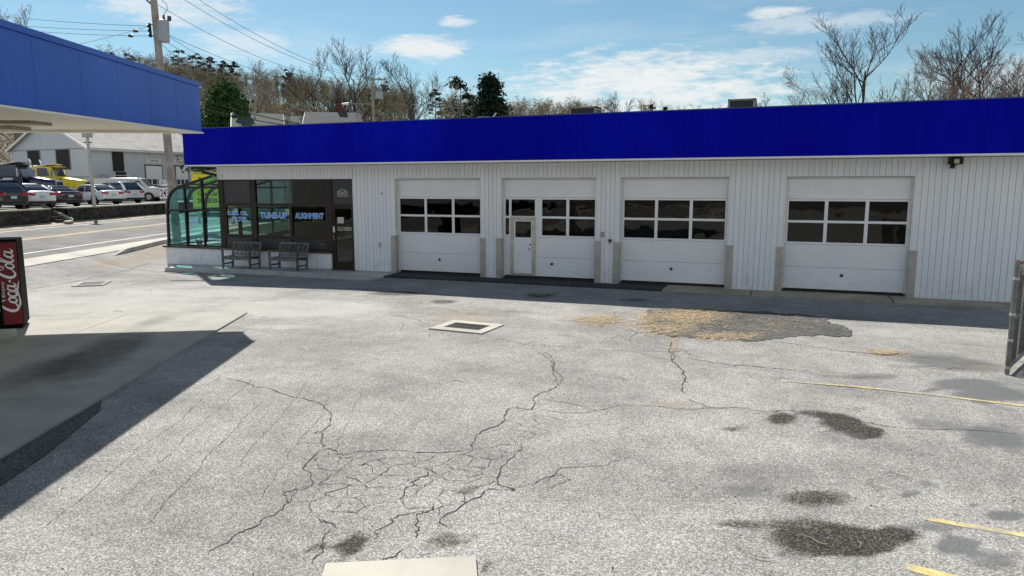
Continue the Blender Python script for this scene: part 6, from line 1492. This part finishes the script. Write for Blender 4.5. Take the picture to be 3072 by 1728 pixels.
# large single trees
B_ = [('tall bare tree standing behind the rooftop unit at right', 2545, 52, 46, 103, dict(spread=.5, n1=13, n2=9, n3=7, n4=2, rmin=0.0087), None, 0, 'bark'),
      ('small vine-hung bare tree left of the tall right-hand tree', 2425, 215, 44, 5, dict(spread=.75, n1=13, n2=9, n3=7, n4=2, droop=.5, rmin=0.0074), 'bud_brown', 700, 'bark_brown'),
      ('broad bare tree between the two tall right-hand trees', 2740, 160, 60, 7, dict(spread=.75, n1=13, n2=9, n3=7, n4=2, rmin=0.0099), None, 0, 'bark_brown'),
      ('tall twin-stemmed bare tree near the right edge', 2830, 82, 62, 109, dict(spread=.42, n1=13, n2=9, n3=7, n4=2, rmin=0.0099), None, 0, 'bark'),
      ('tall bare tree right of the twin-stemmed tree', 2895, 90, 62, 10, dict(spread=.45, n1=13, n2=9, n3=7, n4=2, rmin=0.0099), None, 0, 'bark'),
      ('bare tree with reddish buds filling the right corner', 3020, 190, 58, 13, dict(spread=.7, n1=13, n2=9, n3=7, n4=2, rmin=0.0093), 'bud_brown', 1600, 'bark_pink'),
      ('big bare tree at far right whose branches enter the frame', 3165, 10, 52, 15, dict(spread=.7, n1=13, n2=9, n3=7, n4=2, rmin=0.0093), None, 0, 'bark'),
      ('bare tree with pinkish twigs low behind the right roof', 2900, 185, 54, 17, dict(spread=.8, n1=13, n2=9, n3=7, n4=2, rmin=0.0087), None, 0, 'bark_pink'),
      ('wide olive-budded tree behind the houses', 950, 158, 82, 21, dict(spread=.68, n1=13, n2=9, n3=7, n4=2, trunk=.22, rmin=0.0136), 'bud_olive', 1500, 'bark'),
      ('tall dark bare tree left of the far utility pole', 1078, 138, 78, 23, dict(spread=.5, n1=13, n2=9, n3=7, n4=2, rmin=0.0136), None, 0, 'bark'),
      ('bare tree with fine twigs right of the far utility pole', 1235, 190, 92, 25, dict(spread=.55, n1=13, n2=9, n3=7, n4=2, rmin=0.0149), None, 0, 'bark'),
      ('olive-budded bush-like tree beside the far utility pole', 1175, 285, 70, 27, dict(spread=.85, n1=13, n2=9, n3=7, n4=2, trunk=.12, rmin=0.0112), 'bud_olive', 2600, 'bark_brown'),
      ('round brownish bare tree left of the wide olive-budded tree', 775, 178, 95, 29, dict(spread=.6, n1=13, n2=9, n3=7, n4=2, rmin=0.0149), 'bud_brown', 900, 'bark_brown'),
      ('lean bare tree directly behind the canopy corner', 590, 195, 74, 31, dict(spread=.5, n1=13, n2=9, n3=7, n4=2, rmin=0.0124), 'bud_brown', 1000, 'bark_brown'),
      ('pale bare tree in front of the dark spruce', 1330, 258, 100, 33, dict(spread=.6, n1=13, n2=9, n3=7, n4=2, rmin=0.0149), None, 0, 'bark_brown'),
      ('distant round bare tree right of the first rooftop unit', 1845, 286, 150, 35, dict(spread=.7, n1=13, n2=9, n3=7, n4=2, rmin=0.0217), None, 0, 'bark'),
      ('thin bare tree above the left end of the canopy', 45, 12, 95, 37, dict(spread=.5, n1=13, n2=9, n3=7, n4=2, rmin=0.0136), 'bud_brown', 600, 'bark_brown'),
      ('bushy distant tree behind the right rooftop unit', 2280, 292, 120, 39, dict(spread=.8, n1=13, n2=9, n3=7, n4=2, trunk=.1, rmin=0.0186), 'bud_brown', 800, 'bark_brown')]
for lb, u, v, D, sd_, kw, bm_, nb, mt in B_:
    bare_tree('bare_tree', lb, tp(u, D), sd_, htop(u, v, D)*1.02, mt, bm_, int(nb*2.2), .034*D/70+.012, **kw)
def conifer_arrays(r, H, W, n=3600, kind='spruce', base=.08, size=.35):
    C, T = [], []
    segs = [(np.array([0, 0, -.3]), np.array([0, 0, H*.97]), H*.02, .03)]
    if kind == 'spruce':
        k = int(n**.5*1.3)
        for i in range(int(n/26)):
            f = base+(1-base)*(1-math.sqrt(1-r.random()))if False else base+(.985-base)*r.random()**1.15
            rad = W/2*(1-f)**.62*(1.08 if f > .25 else .9)*r.uniform(.75, 1.12); a = r.uniform(0, 2*math.pi); z = f*H
            e = np.array([math.cos(a)*rad, math.sin(a)*rad, z-rad*.10]); s = np.array([0, 0, z+rad*.12]); segs.append((s, e, .04, .012))
            for j in range(26):
                g = r.random()**.6; C.append(s+(e-s)*g+r.normal(0, [.22, .22, .12])*(W/5)); 
    else:   # pine: open tufted plates
        for i in range(int(n/40)):
            f = base+(1-base)*r.random(); rad = W/2*(.35+.65*math.sin(math.pi*min(1, (f-base)/(1-base)*.85+.12)))*r.uniform(.5, 1.1); a = r.uniform(0, 2*math.pi)
            e = np.array([math.cos(a)*rad, math.sin(a)*rad, f*H+rad*.15]); s = np.array([0, 0, f*H-rad*.1]); segs.append((s, e, .06, .02))
            for j in range(40): C.append(e+r.normal(0, [.6, .6, .25])*(W/7))
    V, F = seg_mesh(segs, 4); v2, f2 = leaf_quads(r, np.array(C), size, .3)
    return V, F, v2, f2
def conifer(name, label, loc, seed, H, W, mat, kind='spruce', n=3600, size=.3, base=.08, group='evergreens behind the shop'):
    r = np.random.default_rng(seed); t = thing(name, label, 'tree', tuple(loc), 0, group)
    V, F, v2, f2 = conifer_arrays(r, H, W, n, kind, base, size); link('trunk', npmesh('trunk', V, F, ['bark'], smooth=True), t); link('crown', npmesh('crown', v2, f2, [mat]), t)
conifer('spruce_tree', 'large dark conical spruce rising above the shop roof', tp(1470, 88), 41, htop(1470, 225, 88), 9.4, 'needle_dark', n=20000, size=.21, base=.02)
conifer('pine_tree', 'tall open pine just left of the dark spruce', tp(1385, 112), 43, htop(1385, 240, 112), 5.0, 'needle_dark', 'pine', 3000, .24, .3)
conifer('cedar_tree', 'bright green bushy cedar right of the canopy corner', tp(690, 70), 45, htop(690, 250, 70), 9.0, 'leaf_green', n=15000, size=.17, base=.42)
conifer('cedar_tree', 'small green evergreen low behind the shop roof', tp(735, 66), 46, htop(735, 300, 66), 4.6, 'leaf_green', n=3600, size=.24, base=.4)
conifer('cedar_tree', 'distant rounded green shrub tree right of the first rooftop unit', tp(1950, 140), 47, htop(1950, 305, 140), 5, 'needle', n=2600, size=.3, base=.0)
conifer('spruce_tree', 'tiny distant evergreen right of the rounded shrub tree', tp(1990, 150), 48, htop(1990, 309, 150), 2.6, 'needle', n=900, size=.25, base=.0)

# wooded hillside: reads as one mass
r = np.random.default_rng(77); protoB = []
for k in range(6):
    segs, tips = grow(np.random.default_rng(100+k), 12., spread=[.55, .65, .5, .7, .6, .8][k], n1=9, n2=5, n3=2, rmin=.034, trunk=.16, r0=.17); V, F = ribbon_mesh(r, segs)
    T = np.array(tips); T = T[r.integers(0, len(T), 430)]+r.normal(0, .55, (430, 3)); v2, f2 = leaf_quads(r, T, .17); protoB.append((V, F, v2, f2))
protoC = [conifer_arrays(np.random.default_rng(200+k), 12.5, 4.2, 1000, 'pine', .25, .30) for k in range(3)]
def forest(name, spots, label):
    VV, FF, MI = [], [], []; o = 0
    for (x, y, z, s, kind, k, a, mb_, ml) in spots:
        V, F, v2, f2 = (protoB if kind == 'b' else protoC)[k]; ca, sa = math.cos(a), math.sin(a); Rm = np.array([[ca, sa, 0], [-sa, ca, 0], [0, 0, 1]])
        for v, f, m in ((V, F, mb_), (v2, f2, ml)):
            VV.append(v@Rm*s+np.array([x, y, z])); FF.append(f+o); MI.append(np.full(len(f), m)); o += len(v)
    me = npmesh(name, np.concatenate(VV), np.concatenate(FF), ['bark', 'bark_brown', 'bud_brown', 'bud_olive', 'needle_dark', 'needle'], np.concatenate(MI)); return tag(link(name, me), label, 'trees', kind='stuff')
spots = []
for _ in range(1080):
    az = r.uniform(-88, 2) if r.random() < .5 else r.uniform(-48, -14); D = math.sqrt(r.uniform(128**2, 300**2)); x = CAM[0]+D*math.sin(R(az)); y = CAM[1]+D*math.cos(R(az))
    s_rd = float(rs(x, y))
    if -3 < s_rd < 9.5: continue
    if 9 < s_rd < 46 and D < 125: continue
    z = float(terr(np.array(x), np.array(y)))
    if az > -20 and r.random() < .3: continue
    spots.append((x, y, z-.2, r.uniform(.55, .85)+.22*max(0, (D-200)/100), 'b', int(r.integers(6)), r.uniform(0, 6.3), int(r.choice([0, 1, 1])), int(r.choice([2, 3]))))
for _ in range(30):
    az = r.uniform(-64, -37) if r.random() < .85 else r.uniform(-37, -20); D = r.uniform(255, 300); x = CAM[0]+D*math.sin(R(az)); y = CAM[1]+D*math.cos(R(az)); spots.append((x, y, float(terr(np.array(x), np.array(y))), r.uniform(.6, .95), 'c', int(r.integers(3)), r.uniform(0, 6), 0, 4))
for u, D in ((690, 235), (650, 240), (720, 245), (610, 240), (560, 235), (880, 250), (1310, 200)):
    p = at(u, 560, D); spots.append((p[0], p[1], gnd(p), .95, 'c', int(r.integers(3)), r.uniform(0, 6), 0, 4))
forest('wooded_hillside', spots, 'leafless brown woods with scattered pines covering the hillside')
# low brush at the foot of the hill behind the grey garage and houses
n = 26000; az = r.uniform(-64, -10, n); D = r.uniform(78, 190, n); x = CAM[0]+D*np.sin(np.radians(az)); y = CAM[1]+D*np.cos(np.radians(az)); sR = rs(x, y)
ok = ~((sR > -3) & (sR < 40)); x, y = x[ok], y[ok]; z = terr(x, y)+r.random(len(x))**1.5*2.6
v2, f2 = leaf_quads(r, np.stack([x, y, z], 1), .26); tag(link('brush', npmesh('brush', v2, f2, ['bud_brown', 'bud_olive'], r.integers(0, 2, len(f2)))), 'low brown brush at the foot of the wooded hill', 'brush', kind='stuff')
